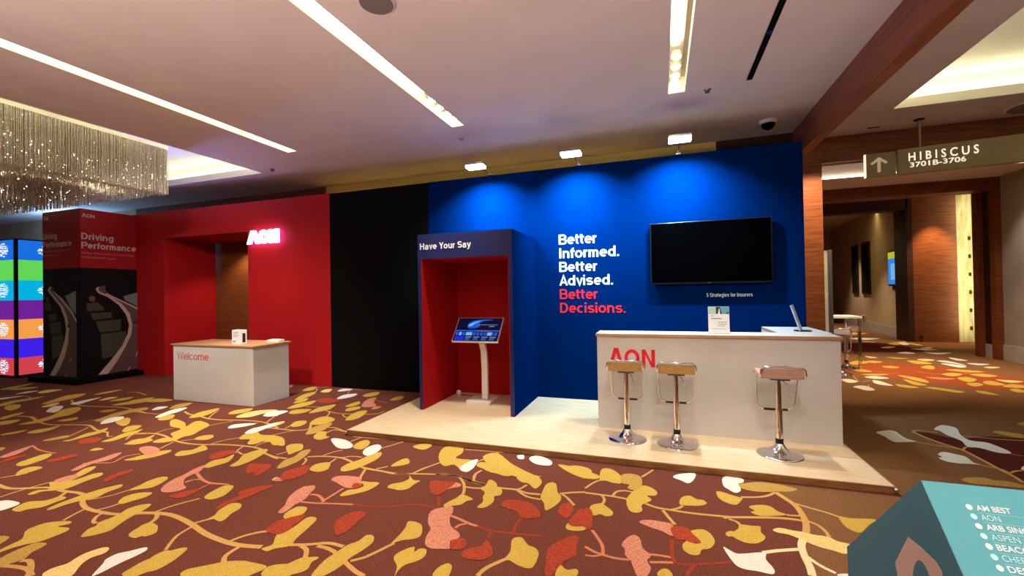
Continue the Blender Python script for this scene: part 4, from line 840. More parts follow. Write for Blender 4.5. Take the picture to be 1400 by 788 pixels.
# ---- ceiling with its slots and coffers
ce = MB()
plate(ce, -22, 14, -7, 12.9, ZC, SLOTS + [COFL, COFR, COFC, VENT], 'ceil')
ce.box(-22, 14, -7, 12.9, 4.75, 4.85, 'ceil')
struct(ce.build('ceiling', fix=False))
def coffer(h, name, rise=.12, back=.28, top=.42, strip=True):
    cm = 'cream' if strip else 'ceil'
    x0, x1, y0, y1 = h; z = ZC
    c = MB(); zz = z + rise; X0, X1, Y0, Y1 = x0 - back, x1 + back, y0 - back, y1 + back; zt = z + top
    for a, b in (((x0, y0), (x1, y0)), ((x1, y0), (x1, y1)), ((x1, y1), (x0, y1)), ((x0, y1), (x0, y0))):
        c.add([(a[0], a[1], z), (b[0], b[1], z), (b[0], b[1], zz), (a[0], a[1], zz)], [(0, 1, 2, 3)], cm)
    for a, b in (((X0, Y0), (X1, Y0)), ((X1, Y0), (X1, Y1)), ((X1, Y1), (X0, Y1)), ((X0, Y1), (X0, Y0))):
        c.add([(a[0], a[1], zz), (b[0], b[1], zz), (b[0], b[1], zt), (a[0], a[1], zt)], [(0, 1, 2, 3)], cm)
    plate(c, X0, X1, Y0, Y1, zz, [h], cm)
    c.add([(X0, Y0, zt), (X1, Y0, zt), (X1, Y1, zt), (X0, Y1, zt)], [(0, 1, 2, 3)], cm)
    o = struct(c.build(name, fix=False))
    if strip:
        s = MB(); q = back * .55; e = .02
        for ax, ay, bx, by in ((x0 - q, y0 - q, x1 + q, y0 - q), (x1 + q, y0 - q, x1 + q, y1 + q), (x1 + q, y1 + q, x0 - q, y1 + q), (x0 - q, y1 + q, x0 - q, y0 - q)):
            s.box(min(ax, bx) - e, max(ax, bx) + e, min(ay, by) - e, max(ay, by) + e, zz + .005, zz + .035, 'glowcove')
        struct(s.build(name + '_cove_tube'))
    return o
coffer(COFL, 'ceiling_coffer'); coffer(COFR, 'ceiling_coffer'); coffer(COFC, 'ceiling_coffer', .28, .12, .34, False)
struct(MB().box(COFC[0] + .02, COFC[1] - .02, COFC[3] - .05, COFC[3] - .01, ZC + .005, ZC + .02, 'glowcove').build('ceiling_cove_tube'))
for x0, x1, y0, y1 in SLOTS:
    c = MB(); zt = ZC + .16
    for a, b in (((x0, y0), (x1, y0)), ((x1, y0), (x1, y1)), ((x1, y1), (x0, y1)), ((x0, y1), (x0, y0))):
        c.add([(a[0], a[1], ZC), (b[0], b[1], ZC), (b[0], b[1], zt), (a[0], a[1], zt)], [(0, 1, 2, 3)], 'cream')
    c.add([(x0, y0, zt), (x1, y0, zt), (x1, y1, zt), (x0, y1, zt)], [(0, 1, 2, 3)], 'cream')
    struct(c.build('ceiling_slot', fix=False))
SLAB = ['long lit ceiling slot on the left, above the welcome desk side', 'lit ceiling slot in the middle, ending above the kiosk', 'lit ceiling slot above the bar counter, with bulbs showing at its end']
for (x0, x1, y0, y1), lb in zip(SLOTS, SLAB):
    t = thing('ceiling_light_strip', lb, 'light', (x0 + .09, 4.0, ZC + .03), 'lit slots in the ceiling')
    xm = x0 + .06
    MB().box(xm - .035, xm + .035, y0 + .05, 4.55, ZC + .11, ZC + .15, 'glow').build('light_tube', t)
    MB().box(x1 - .045, x1 - .005, y0 + .05, y1 - .1, ZC + .13, ZC + .155, 'brass').build('lamp_track', t)
    for yy in (4.72, 4.93, 5.14, 5.3):
        b = MB().lathe([(.045, .05), (.05, .02), (.05, 0)], (xm + .01, yy, ZC + .085), 20, 'cream').build('bulb_holder', t)
        MB().lathe([(.048, 0), (.04, -.016), (.01, -.024)], (xm + .01, yy, ZC + .083), 20, 'bulb').build('bulb', b)
# ---- walls
def wall(name, *boxes):
    w = MB()
    for b in boxes: w.box(*b)
    return struct(w.build(name))
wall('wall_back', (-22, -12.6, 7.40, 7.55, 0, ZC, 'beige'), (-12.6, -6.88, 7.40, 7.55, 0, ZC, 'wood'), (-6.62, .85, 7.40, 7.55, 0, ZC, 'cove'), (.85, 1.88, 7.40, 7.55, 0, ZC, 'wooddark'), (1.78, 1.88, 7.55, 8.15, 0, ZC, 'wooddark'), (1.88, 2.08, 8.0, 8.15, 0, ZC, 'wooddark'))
wall('trim_1', (-6.88, -6.62, 7.36, 7.55, 0, ZC, 'wood'))
wall('wall_left', (-22.1, -22, -7, 7.5, 0, ZC, 'beige'))
wall('wall_right', (6.86, 7.0, -7, 12.1, 0, ZC, 'greywall'))
wall('baseboard_right', (6.835, 6.86, -7, 12.1, 0.002, .33, 'stone'))
# portal: left column, header, ceiling beam towards the camera
wall('trim_2', (2.08, 2.37, 7.85, 8.15, 0, ZC, 'wood'))
wall('trim_3', (2.37, 6.86, 7.85, 8.15, 3.58, ZC, 'woodhead'))
wall('trim_4', (1.875, 2.0, -7, 7.85, 3.5, ZC, 'woodbeam'))
# second portal on the right: pillars and header
wall('trim_5', (6.745, 6.86, 12.10, 12.26, 0, ZC, 'wood'), (6.70, 6.88, 12.55, 12.72, 0, ZC, 'wood'))
wall('trim_6', (6.80, 6.9, 12.26, 12.55, 0.3, ZC, 'wooddark'), (6.79, 6.9, 12.26, 12.55, 0.0, .3, 'stone'))
wall('trim_7', (2.5, 6.745, 12.10, 12.55, 3.64, 4.6, 'woodhead'))
wall('ceiling_rear', (2.4, 10, 12.9, 25, 4.30, 4.4, 'ceil'))
wall('trim_8', (3.6, 6.74, 15.5, 15.95, 3.80, 4.30, 'wooddark'))
wall('wall_far_panel', (6.84, 7.83, 15.5, 15.66, 0, 4.3, 'wood'))
wall('trim_9', (6.70, 6.84, 15.5, 16.2, 0, 4.3, 'wooddark'))
wall('wall_niche', (7.83, 8.6, 15.66, 15.8, 0, 4.3, 'curtain'), (8.25, 8.4, 12.72, 15.66, 0, 4.3, 'curtain'), (6.9, 8.4, 12.6, 12.72, 0, 4.3, 'beige'))
d = struct(MB().box(7.86, 8.20, 15.58, 15.64, 0.01, 4.2, 'curtain').build('door_1'))
for zz in (0.35, .85, 1.35, 1.85, 2.35, 2.85): MB().box(8.11, 8.16, 15.555, 15.58, zz, zz + .1, 'dark').build('hinge', d)
fw = MB(); A = (6.84, 16.2); B = (7.95, 26.1)
fw.add([(A[0], A[1], 0), (B[0], B[1], 0), (B[0], B[1], 4.3), (A[0], A[1], 4.3), (A[0] + .15, A[1], 0), (B[0] + .15, B[1], 0), (B[0] + .15, B[1], 4.3), (A[0] + .15, A[1], 4.3)], [(0, 1, 2, 3), (4, 5, 6, 7), (0, 3, 7, 4)], 'beige')
struct(fw.build('wall_far_right'))
fb = MB(); fb.add([(A[0] - .02, A[1], 0.002), (B[0] - .02, B[1], 0.002), (B[0] - .02, B[1], .32), (A[0] - .02, A[1], .32), (B[0], B[1], .32), (A[0], A[1], .32)], [(0, 1, 2, 3), (3, 2, 4, 5)], 'stone')
struct(fb.build('baseboard_far'))
wall('wall_far_end', (2.4, 8.2, 25, 25.1, 0, 4.4, 'beige'))
wall('wall_corridor_left', (2.25, 2.40, 8.15, 25, 0, 4.4, 'beige'))
# ---- things fixed to ceiling and corridor
def disc(name, lb, cat, c, r, m, h=.02, group=None):
    t = thing(name, lb, cat, (c[0], c[1], ZC), group)
    MB().lathe([(r, 0), (r, -h * .6), (r * .93, -h)], (c[0], c[1], ZC), 36, 'ceil').build('rim', t)
    MB().lathe([(r * .9, -h * .8), (r * .88, -h * 1.1)], (c[0], c[1], ZC), 36, m).build('grille', t)
    return t
disc('ceiling_speaker', 'round grey ceiling speaker at the top edge, between two lit slots', 'speaker', (-2.05, 2.86), .145, 'speaker')
disc('ceiling_speaker', 'large round ceiling speaker near the right edge, above the hanging sign', 'speaker', (4.55, 7.42), .26, 'speaker')
t = thing('ceiling_downlight', 'round recessed downlight where the wooden beam meets the column', 'light', (2.15, 7.46, ZC))
MB().lathe([(.085, 0), (.085, -.01), (.06, -.012)], (2.15, 7.46, ZC), 28, 'steel').build('rim', t)
MB().lathe([(.058, -.006), (.05, -.014)], (2.15, 7.46, ZC), 28, 'bulb').build('lens', t)
def sprinkler(x, y, lb):
    t = thing('ceiling_sprinkler', lb, 'sprinkler', (x, y, ZC), 'small ceiling sprinklers')
    MB().lathe([(.04, 0), (.04, -.006), (.03, -.01)], (x, y, ZC), 20, 'steel').build('escutcheon', t)
    MB().lathe([(.012, 0), (.01, -.02), (.026, -.022), (.026, -.026)], (x, y, ZC - .008), 16, 'steel').build('deflector', t)
sprinkler(.548, 5.43, 'small sprinkler beside the end of the slot above the bar counter')
sprinkler(-2.75, 5.85, 'small sprinkler just past the end of the middle slot')
sprinkler(-6.55, 6.0, 'small sprinkler between the left slot and the chandelier recess')
t = thing('smoke_detector', 'thin dark detector slit in the ceiling left of the sign pole', 'detector', (2.93, 7.59, ZC))
MB().box(2.86, 3.0, 7.575, 7.605, ZC - .012, ZC, 'dark').build('slit', t)
MB().box(2.85, 3.01, 7.565, 7.615, ZC - .004, ZC, 'ceil').build('frame', t)
t = thing('dome_camera', 'dark dome security camera on the ceiling above the blue wall', 'camera', (1.43, 6.75, ZC))
MB().lathe([(.11, 0), (.11, -.035), (.09, -.045)], (1.43, 6.75, ZC), 28, 'ceil').build('housing', t)
MB().lathe([(.085, -.04), (.08, -.075), (.055, -.11), (.02, -.125)], (1.43, 6.75, ZC), 28, 'screen').build('dome', t)
t = thing('air_vent', 'long black linear air vent in the ceiling beside the wooden beam', 'vent', (.96, 4.5, ZC))
MB().box(.93, .99, -1.0, 5.35, ZC + .06, ZC + .1, 'dark').box(.93, .936, -1, 5.35, ZC, ZC + .07, 'dark').box(.984, .99, -1, 5.35, ZC, ZC + .07, 'dark').build('channel', t)
MB().box(.955, .965, -1.0, 5.35, ZC + .0, ZC + .06, 'bezel').build('blade', t)
MB().box(.932, .988, 4.40, 4.47, ZC + .005, ZC + .03, 'steel').build('joint', t)
# hanging sign
t = thing('hanging_sign', 'olive bronze sign hanging from the ceiling with lit white room lettering', 'sign', (3.155, 7.47, 3.16))
OX = 3.155
MB().box(OX, OX + 1.95, 7.47, 7.55, 3.16, 3.512, 'signbrown').build('sign_panel', t, .004)
MB().box(OX - .345, OX - .012, 7.50, 7.55, 3.172, 3.505, 'signbrown').build('arrow_panel', t, .004)
lab(MB().box(OX - .362, OX - .345, 7.49, 7.55, 3.172, 3.505, 'signletter').build('edge_light', t), 'bright strip down the left edge of the arrow panel')
for px in (.245, 1.7):
    p = MB().tube([(OX + px, 7.51, 3.51), (OX + px, 7.51, ZC)], .017, 12, 'brass').build('hanger_rod', t)
    MB().lathe([(.06, 0), (.06, -.012), (.02, -.02)], (OX + px, 7.51, ZC), 24, 'dark').build('flange', p)
fn = FRONT(7.47); mb = MB()
text(mb, 'H I B I S C U S', OX + .115, 3.332, .112, .70, fn, 'signletter', .012); lab(mb.build('lettering', t), 'large lit white capitals')
mb = MB(); text(mb, '3701B-3706', OX + .127, 3.244, .066, .565, fn, 'signletter', .01); lab(mb.build('lettering', t), 'small lit white room numbers')
f2 = FRONT(7.50); mb = MB()
ax, az = OX - .199, 3.172
mb.prism([(ax - .019, az + .06), (ax + .019, az + .06), (ax + .019, az + .215), (ax + .075, az + .170), (ax + .098, az + .195), (ax, az + .277), (ax - .098, az + .195), (ax - .075, az + .170), (ax - .019, az + .215)], f2, 0, .006, 'ivory')
lab(mb.build('arrow', t), 'ivory arrow pointing up')
t.rotation_euler.z = math.radians(-9)
# far corridor: recesses, screen, socket
def onfar(Y): return 6.84 + .112 * (Y - 16.2)
def farbox(mb, y0, y1, z0, z1, o0, o1, m):
    V = []
    for o in (o0, o1):
        for (y, z) in ((y0, z0), (y1, z0), (y1, z1), (y0, z1)): V.append((onfar(y) - o, y, z))
    mb.add(V, [(0, 1, 2, 3), (4, 5, 6, 7), (0, 1, 5, 4), (1, 2, 6, 5), (2, 3, 7, 6), (3, 0, 4, 7)], m)
for (y0, y1), lb in (((20.44, 21.2), 'tall dark framed recess on the far corridor wall, the one further from the screen'), ((18.98, 19.93), 'tall dark framed recess on the far corridor wall, the one nearer the screen')):
    t = thing('wall_recess_frame', lb, 'frame', (onfar(y0) - .05, (y0 + y1) / 2, 1.31), 'dark recesses in the far corridor')
    mb = MB(); farbox(mb, y0, y1, 1.32, 3.24, .0, .05, 'wooddark'); mb.build('frame', t)
    mb = MB(); farbox(mb, y0 + .06, y1 - .06, 1.38, 3.18, .045, .055, 'black'); mb.build('panel', t)
t = thing('wall_screen', 'bright blue upright screen on the far corridor wall with a yellow header', 'screen', (onfar(16.6) - .1, 16.55, 1.63))
mb = MB(); farbox(mb, 16.2, 16.95, 1.61, 2.70, .0, .09, 'bezel'); mb.build('casing', t)
mb = MB(); farbox(mb, 16.22, 16.92, 1.66, 2.46, .085, .095, 's_sky'); farbox(mb, 16.3, 16.7, 1.8, 2.3, .09, .097, 's_sky2'); mb.build('picture', t)
mb = MB(); farbox(mb, 16.22, 16.92, 2.46, 2.66, .085, .095, 's_yellow'); mb.build('picture_header', t)
mb = MB(); farbox(mb, 16.2, 16.7, 1.50, 1.61, .0, .04, 'dark'); mb.build('bracket', t)
t = thing('wall_socket', 'small black and white socket low on the far corridor wall', 'socket', (onfar(19.9), 19.9, .34))
mb = MB(); farbox(mb, 19.72, 20.05, .34, .52, .0, .03, 'paper'); mb.build('plate', t)
mb = MB(); farbox(mb, 19.78, 19.9, .42, .50, .028, .05, 'dark'); farbox(mb, 19.9, 20.0, .36, .42, .028, .05, 'dark'); mb.build('outlet', t)
t = thing('floor_doorstop', 'tiny dark door stop at the foot of the far wooden panel', 'doorstop', (6.98, 15.45, .14))
MB().box(6.96, 7.0, 15.44, 15.5, .12, .18, 'dark').tube([(6.98, 15.46, .12), (6.98, 15.46, .0)], .008, 8, 'dark').build('stop', t)
t = thing('partition_panel', 'pale grey upright panel standing behind the wooden column', 'panel', (2.6, 9.0, 0))
MB().box(2.42, 2.76, 8.98, 9.04, .06, 2.25, 'stone').build('panel', t, .004)
MB().box(2.76, 2.83, 8.97, 9.05, .02, 2.26, 'steel').build('edge_post', t, .004)
MB().box(2.42, 2.83, 8.93, 9.1, 0.004, .06, 'steel').build('foot', t)
# ================================================================== BOOTH WALLS
T = .09
r = thing('booth_wall', 'tall red booth wall with a dark doorway opening', 'wall panel', (-8.0, YW, 0))
w = MB().box(-10.75, -9.81, YW, YW + T, 0.004, 3.43, 'red').box(-7.465, -5.53, YW, YW + T, 0.004, 3.43, 'red').box(-9.81, -7.465, YW, YW + T, 2.87, 3.43, 'red').build('front_panel', r)
MB().box(-9.89, -9.81, YW + T, 7.38, 0.004, 2.87, 'redin').build('side_lining', r)
MB().box(-7.465, -7.385, YW + T, 7.38, 0.004, 2.87, 'redin').build('side_lining', r)
MB().box(-9.81, -7.465, YW + T, 7.38, 2.79 + .08, 2.95, 'redin').build('ceiling_lining', r)
t = thing('illuminated_sign', 'glowing white three-letter sign on the red wall beside the doorway', 'sign', (-7.0, YW, 2.6))
fn = FRONT(YW)
# letters traced as separate lit blocks standing off the wall
def letter(kind, x, z, h, w, d0, d1, m):
    mb = MB(); t_ = h * .31
    if kind == 'A': mb.prism([(x, z), (x + t_, z), (x + w * .5, z + h - t_ * 1.4), (x + w - t_, z), (x + w, z), (x + w * .5 + t_ * .6, z + h), (x + w * .5 - t_ * .6, z + h)], fn, d0, d1, m)
    elif kind == 'N': mb.prism([(x, z), (x + t_, z), (x + t_, z + h - t_ * 1.5), (x + w - t_, z), (x + w, z), (x + w, z + h), (x + w - t_, z + h), (x + w - t_, z + t_ * 1.5), (x + t_, z + h), (x, z + h)], fn, d0, d1, m)
    else:
        n = 32; V = []; F = []
        for dd in (d0, d1):
            for k in range(n):
                a = k * 2 * PI / n; V += [fn(x + w / 2 + w / 2 * math.cos(a), z + h / 2 + h / 2 * math.sin(a), dd), fn(x + w / 2 + (w / 2 - t_) * math.cos(a), z + h / 2 + (h / 2 - t_) * math.sin(a), dd)]
        for k in range(n):
            a, b = 2 * k, 2 * ((k + 1) % n); o = 2 * n
            F += [(a, b, b + 1, a + 1), (a + o, a + 1 + o, b + 1 + o, b + o), (a, a + o, b + o, b), (a + 1, b + 1, b + 1 + o, a + 1 + o)]
        mb.add(V, F, m)
    return mb
for kd, x, w_ in (('A', -7.40, .30), ('O', -7.12, .25), ('N', -6.86, .22)):
    l = letter(kd, x, 2.612, .252, w_, .045, .08, 'neon').build('letter', t)
    letter(kd, x, 2.612, .252, w_, .034, .044, 'neonback').build('halo_light', l)
MB().box(-7.35, -6.68, YW - .034, YW - .004, 2.70, 2.72, 'neonback').build('mounting_rail', t)
b = thing('booth_wall', 'plain black booth panel between the red and the blue walls', 'wall panel', (-4.5, YW, 0))
MB().box(-5.53, -3.55, YW, YW + T, 0.004, 3.425, 'black').build('panel', b)
MB().box(-4.55, -4.50, YW + T, YW + T + .05, 0.004, 3.3, 'dark').build('rear_post', b)
bl = thing('booth_wall', 'tall blue booth wall with white and red slogan lettering', 'wall panel', (-1, YW, 0))
MB().box(-3.55, 1.69, YW, YW + T, 0.004, 3.43, 'blue').build('panel', bl)
for i, (s, wd) in enumerate((('Better', .55), ('Informed.', .855), ('Better', .55), ('Advised.', .765), ('Better', .55), ('Decisions.', .93))):
    mb = MB(); sans(mb, s, -1.40, 2.302 - i * .1993, .147, wd, FRONT(YW), 'letter_white' if i < 4 else 'letter_red', .078, .004)
    lab(mb.build('lettering', bl), 'white slogan line reading ' + s if i < 4 else 'red slogan line reading ' + s)
mb = MB(); sans(mb, '5 Strategies for Insurers', .567, 1.513, .05, .54, FRONT(YW), 'letter_white', .08, .004)
lab(mb.build('lettering', bl), 'small white line under the television')
MB().box(-1.0, -.95, YW + T, YW + T + .05, 0.004, 3.3, 'dark').build('rear_post', bl)
# floodlights on the wall top
for (fx, fz), lb in zip(FLOODS, ('left floodlight on the wall top, above the kiosk', 'middle floodlight on the wall top, above the slogan', 'right floodlight on the wall top, above the television')):
    t = thing('floodlight', lb, 'light', (fx, YW + .04, 3.43), 'floodlights along the blue wall top')
    MB().tube([(fx, YW + .045, 3.43), (fx, YW + .045, 3.455), (fx, YW - .02, 3.462), (fx, 5.72, fz + .03)], .009, 10, 'chrome').build('arm', t)
    MB().box(fx - .03, fx + .03, YW - .012, YW + T + .012, 3.432, 3.45, 'steel').build('clamp', t)
    n = Vector((0, 0, -1)).normalized(); u = Vector((1, 0, 0)); v = n.cross(u)
    def hb(mb, a, b_, d0, d1, m, c=Vector((fx, 5.70, fz + .012))):
        V = [c + u * sx * a + v * sy * b_ + n * d for d in (d0, d1) for sx, sy in ((-1, -1), (1, -1), (1, 1), (-1, 1))]
        mb.add(V, [(0, 3, 2, 1), (4, 5, 6, 7), (0, 1, 5, 4), (1, 2, 6, 5), (2, 3, 7, 6), (3, 0, 4, 7)], m)
    mb = MB(); hb(mb, .135, .075, -.015, .012, 'steel'); mb.build('head', t, .004)
    mb = MB(); hb(mb, .128, .07, .012, .05, 'floodlens'); mb.build('lens', t)
# television
t = thing('television', 'large black wall-mounted television, switched off', 'television', (.6, YW, 1.69))
MB().box(-.125, 1.325, YW - .085, YW - .03, 1.69, 2.51, 'bezel').build('casing', t, .006)
MB().box(-.11, 1.31, YW - .088, YW - .084, 1.712, 2.498, 'screen').build('screen', t)
MB().box(.2, 1.0, YW - .03, YW - .007, 1.85, 2.35, 'dark').build('wall_bracket', t)
MB().box(.58, .62, YW - .088, YW - .084, 1.693, 1.705, 'steel').build('badge', t)
# ================================================================== PLATFORM
ZP = .06
t = thing('stage_platform', 'low pale wood platform with dark oak edge under kiosk and counter', 'platform', (-.9, 5.2, 0))
MB().box(-3.465, 1.685, 4.165, YW - .002, .012, ZP, 'ash').build('deck', t)
MB().box(-3.47, 1.69, 4.15, 4.165, 0.004, ZP - .002, 'ashedge').box(1.685, 1.70, 4.15, YW - .002, 0.004, ZP - .002, 'ashedge').box(-3.48, -3.465, 4.15, YW - .002, 0.004, ZP - .002, 'ashedge').build('edge_trim', t)
for cx in (-3.468, 1.69):
    mb = MB(); mb.lathe([(.004, .0), (.016, -.006), (.02, -.014), (.02, -.03)], (cx, 4.15, ZP - .001), 16, 'chrome'); mb.build('corner_bolt', t)
# kiosk
k = thing('kiosk_booth', 'navy kiosk booth with red interior and a white heading', 'kiosk', (-2.42, 5.7, ZP))
x0, x1, y0, y1, z1 = -3.1, -1.755, 5.16, YW - .002, 2.417; g = .048
MB().box(x0, x0 + g, y0, y1, ZP, z1, 'navy').build('side_panel', k)
lab(MB().box(x1 - g, x1, y0 + .004, y1, ZP, z1, 'blue').build('side_panel', k), 'bright blue outer side panel')
MB().box(x1 - g, x1, y0, y0 + .004, ZP, z1, 'navy').build('side_panel_edge', k)
MB().box(x0 + g, x1 - g, y0, y0 + .03, 2.087, z1, 'navy').build('header_panel', k)
MB().box(x0 + g, x1 - g, y0 + .03, y1, z1 - .03, z1, 'navy').build('roof_panel', k)
ri = MB().box(x0 + g, x0 + g + .008, y0 + .006, y1, ZP, 2.087, 'redin').box(x1 - g - .008, x1 - g, y0 + .006, y1, ZP, 2.087, 'redin').box(x0 + g, x1 - g, y1 - .02, y1, ZP, 2.087, 'redin').box(x0 + g, x1 - g, y0 + .03, y1, 2.087, 2.10, 'redin')
lab(ri.build('interior_lining', k), 'red lining inside the kiosk')
mb = MB(); sans(mb, 'Have Your Say', -3.062, 2.212, .085, .745, FRONT(y0), 'letter_white', .085, .004); lab(mb.build('lettering', k), 'white heading on the kiosk header')
# touch-screen stand
s = thing('touchscreen_stand', 'white floor stand with a tilted lit touchscreen inside the kiosk', 'screen', (-2.42, 5.75, ZP))
mb = MB(); rbox(mb, -2.63, -2.255, 5.57, 5.95, ZP, ZP + .05, .05, 'whitegloss'); mb.build('base', s, .012)
P = [(-2.395, 5.76, ZP + .05), (-2.395, 5.765, .55), (-2.40, 5.755, .78), (-2.41, 5.72, .90), (-2.42, 5.68, .985)]
def ribbon(mb, P, hw, ht, m):
    V = []; F = []
    for i, p in enumerate(P):
        a = Vector(P[max(i - 1, 0)]); b_ = Vector(P[min(i + 1, len(P) - 1)]); tg = (b_ - a).normalized(); nn = Vector((1, 0, 0)).cross(tg).normalized(); p = Vector(p)
        V += [p + Vector((-hw, 0, 0)) - nn * ht, p + Vector((hw, 0, 0)) - nn * ht, p + Vector((hw, 0, 0)) + nn * ht, p + Vector((-hw, 0, 0)) + nn * ht]
    for i in range(len(P) - 1):
        for q in range(4): F.append((i * 4 + q, i * 4 + (q + 1) % 4, i * 4 + 4 + (q + 1) % 4, i * 4 + 4 + q))
    F += [(0, 3, 2, 1), tuple(len(P) * 4 - 4 + q for q in range(4))]
    mb.add(V, F, m)
mb = MB(); ribbon(mb, P, .045, .028, 'whitegloss'); mb.build('pole', s, .006)
c = Vector((-2.425, 5.60, 1.10)); tilt = math.radians(50)
U = Vector((1, 0, 0)); Vv = Vector((0, math.cos(tilt), math.sin(tilt))); Nn = U.cross(Vv)
Vv = Vector((0, math.sin(math.radians(40)) , math.cos(math.radians(40)))); Nn = Vector((0, -math.cos(math.radians(40)), math.sin(math.radians(40))))
SH, SV = .345, .205
def sb(mb, a0, a1, b0, b1, d0, d1, m):
    V = [c + U * a + Vv * b_ + Nn * d for d in (d0, d1) for a, b_ in ((a0, b0), (a1, b0), (a1, b1), (a0, b1))]
    mb.add(V, [(0, 3, 2, 1), (4, 5, 6, 7), (0, 1, 5, 4), (1, 2, 6, 5), (2, 3, 7, 6), (3, 0, 4, 7)], m)
mb = MB(); sb(mb, -SH, SH, -SV, SV, -.02, .012, 'whitegloss'); h = mb.build('screen_housing', s, .006)
mb = MB(); sb(mb, -SH + .012, SH - .012, -SV + .014, SV - .01, .011, .0145, 's_navy')
mb.flat(smooth_poly([(-.14, .02), (-.17, .06), (-.15, .11), (-.08, .15), (.05, .17), (.2, .165), (.06, .14), (.0, .10), (.02, .05), (-.05, .02)]), lambda a, b_: c + U * a + Vv * b_ + Nn * .0152, 's_blue')
mb.flat(smooth_poly([(-.15, .05), (-.14, .09), (-.06, .13), (.02, .145), (-.06, .10), (-.10, .06)]), lambda a, b_: c + U * a + Vv * b_ + Nn * .0158, 's_light')
sb(mb, -.02, .28, .075, .083, .0145, .0155, 's_grey'); sb(mb, .16, .24, .045, .058, .0145, .0155, 's_grey')
sb(mb, -SH + .012, SH - .012, -.035, -.012, .0145, .0155, 's_blue'); sb(mb, -.0, .2, -.032, -.018, .0155, .016, 's_pink')
for q in range(12): sb(mb, -.315 + q * .053, -.275 + q * .053 + (.03 if q in (3, 9) else 0), -.10, -.048, .0145, .0155, 's_light' if q in (1, 3, 4, 9) else 's_blue')
sb(mb, -.31, -.17, -.18, -.115, .0145, .0155, 's_deep')
for q in range(4): sb(mb, -.15 + q * .12, -.06 + q * .12, -.135, -.12, .0145, .0155, 's_grey'); sb(mb, -.15 + q * .12, -.08 + q * .12, -.175, -.145, .0145, .0155, 's_blue')
lab(mb.build('display', s), 'lit display with a blue and navy page')
t = thing('cable_puck', 'small round white cable box low in the back of the kiosk', 'cable box', (-2.93, 6.0, ZP))
mb = MB(); mb.lathe([(.03, -.012), (.036, -.006), (.036, .006), (.03, .012)], (0, 0, 0), 20, 'whitegloss'); mb.v = [(-2.93 + a, 6.0 + cc, ZP + .055 + b_) for a, b_, cc in mb.v]; mb.build('housing', t)
mb = MB(); mb.lathe([(.03, 0), (.03, .012), (.012, .02)], (-2.93, 6.0, ZP), 16, 'whitegloss'); mb.build('foot', t)
cp = smooth_poly([(-2.90, 6.02), (-2.84, 6.06), (-2.72, 6.02), (-2.62, 6.06), (-2.5, 6.02), (-2.42, 5.95)], 4, False)
tag(MB().tube([(a, b_, ZP + .006) for a, b_ in cp], .005, 6, 'rubber').build('power_cable'), 'thin black cable on the kiosk floor behind the stand', 'cable')
# ================================================================== BAR COUNTER
t = thing('bar_counter', 'white bar counter with pale wood top and red logo', 'counter', (.5, 5.4, ZP))
CF = 5.05
MB().box(-.705, 1.645, CF, CF + .05, ZP, 1.098, 'white').build('front_panel', t)
MB().box(-.705, -.655, CF + .05, 5.40, ZP, 1.098, 'white').build('side_panel', t)
MB().box(1.595, 1.645, CF + .05, 6.2, ZP, 1.098, 'white').build('side_panel', t)
MB().box(-.655, 1.595, 5.30, 5.32, .6, .63, 'white').build('inner_shelf', t)
MB().box(-.72, 1.66, CF - .02, 5.42, 1.098, 1.13, 'deskwood').box(1.19, 1.70, 5.42, 6.22, 1.098, 1.13, 'deskwood').build('counter_top', t, .003)
MB().box(-.715, 1.655, CF - .015, 5.41, 1.1302, 1.1315, 'white').box(1.195, 1.69, 5.41, 6.21, 1.1302, 1.1315, 'white').build('top_laminate', t)
MB().box(1.19, 1.205, 5.42, 6.22, ZP, 1.098, 'white').build('return_panel', t)
mb = MB(); logo(mb, -.575, .765, .205, .50, FRONT(CF), 'letter_red', 0, .005); lab(mb.build('logo', t), 'red three-letter logo')
# flyer holder
t = thing('flyer_holder', 'upright flyer in a clear stand on the counter top', 'flyer stand', (.58, 5.2, 1.1315))
fy = lambda z: 5.17 + (z - 1.14) * .12
def fl_(a, b_, d=0): return (a, fy(b_) - d, b_)
mb = MB(); mb.prism([(.482, 1.137), (.690, 1.137), (.690, 1.425), (.482, 1.425)], fl_, 0, .004, 'paper'); f0 = mb.build('flyer', t)
mb = MB(); q = lambda a, b_: fl_(a, b_, .0046)
mb.flat([(.484, 1.345), (.56, 1.345), (.56, 1.423), (.484, 1.423)], q, 'fl_green'); mb.flat([(.62, 1.345), (.688, 1.345), (.688, 1.423), (.60, 1.423)], q, 'fl_blue'); mb.flat([(.56, 1.345), (.62, 1.345), (.60, 1.423), (.56, 1.423)], q, 'fl_dark'); mb.flat([(.645, 1.345), (.688, 1.345), (.688, 1.37)], lambda a, b_: fl_(a, b_, .005), 'fl_dark'); mb.flat([(.58, 1.345), (.60, 1.345), (.597, 1.40), (.59, 1.40)], lambda a, b_: fl_(a, b_, .005), 'paper')
lab(mb.build('photo_band', f0), 'photo band across the top of the flyer')
mb = MB()
for (a, b_, l_, hh) in ((.508, 1.322, .03, .006), (.508, 1.292, .11, .008), (.575, 1.255, .09, .005), (.575, 1.235, .09, .005), (.575, 1.215, .07, .005), (.51, 1.185, .15, .003)): mb.flat([(a, b_), (a + l_, b_), (a + l_, b_ + hh), (a, b_ + hh)], q, 'ink')
mb.build('printed_lines', f0)
mb = MB(); mb.box(.48, .692, 5.16, 5.26, 1.1318, 1.136, 'clear'); mb.build('stand', t)
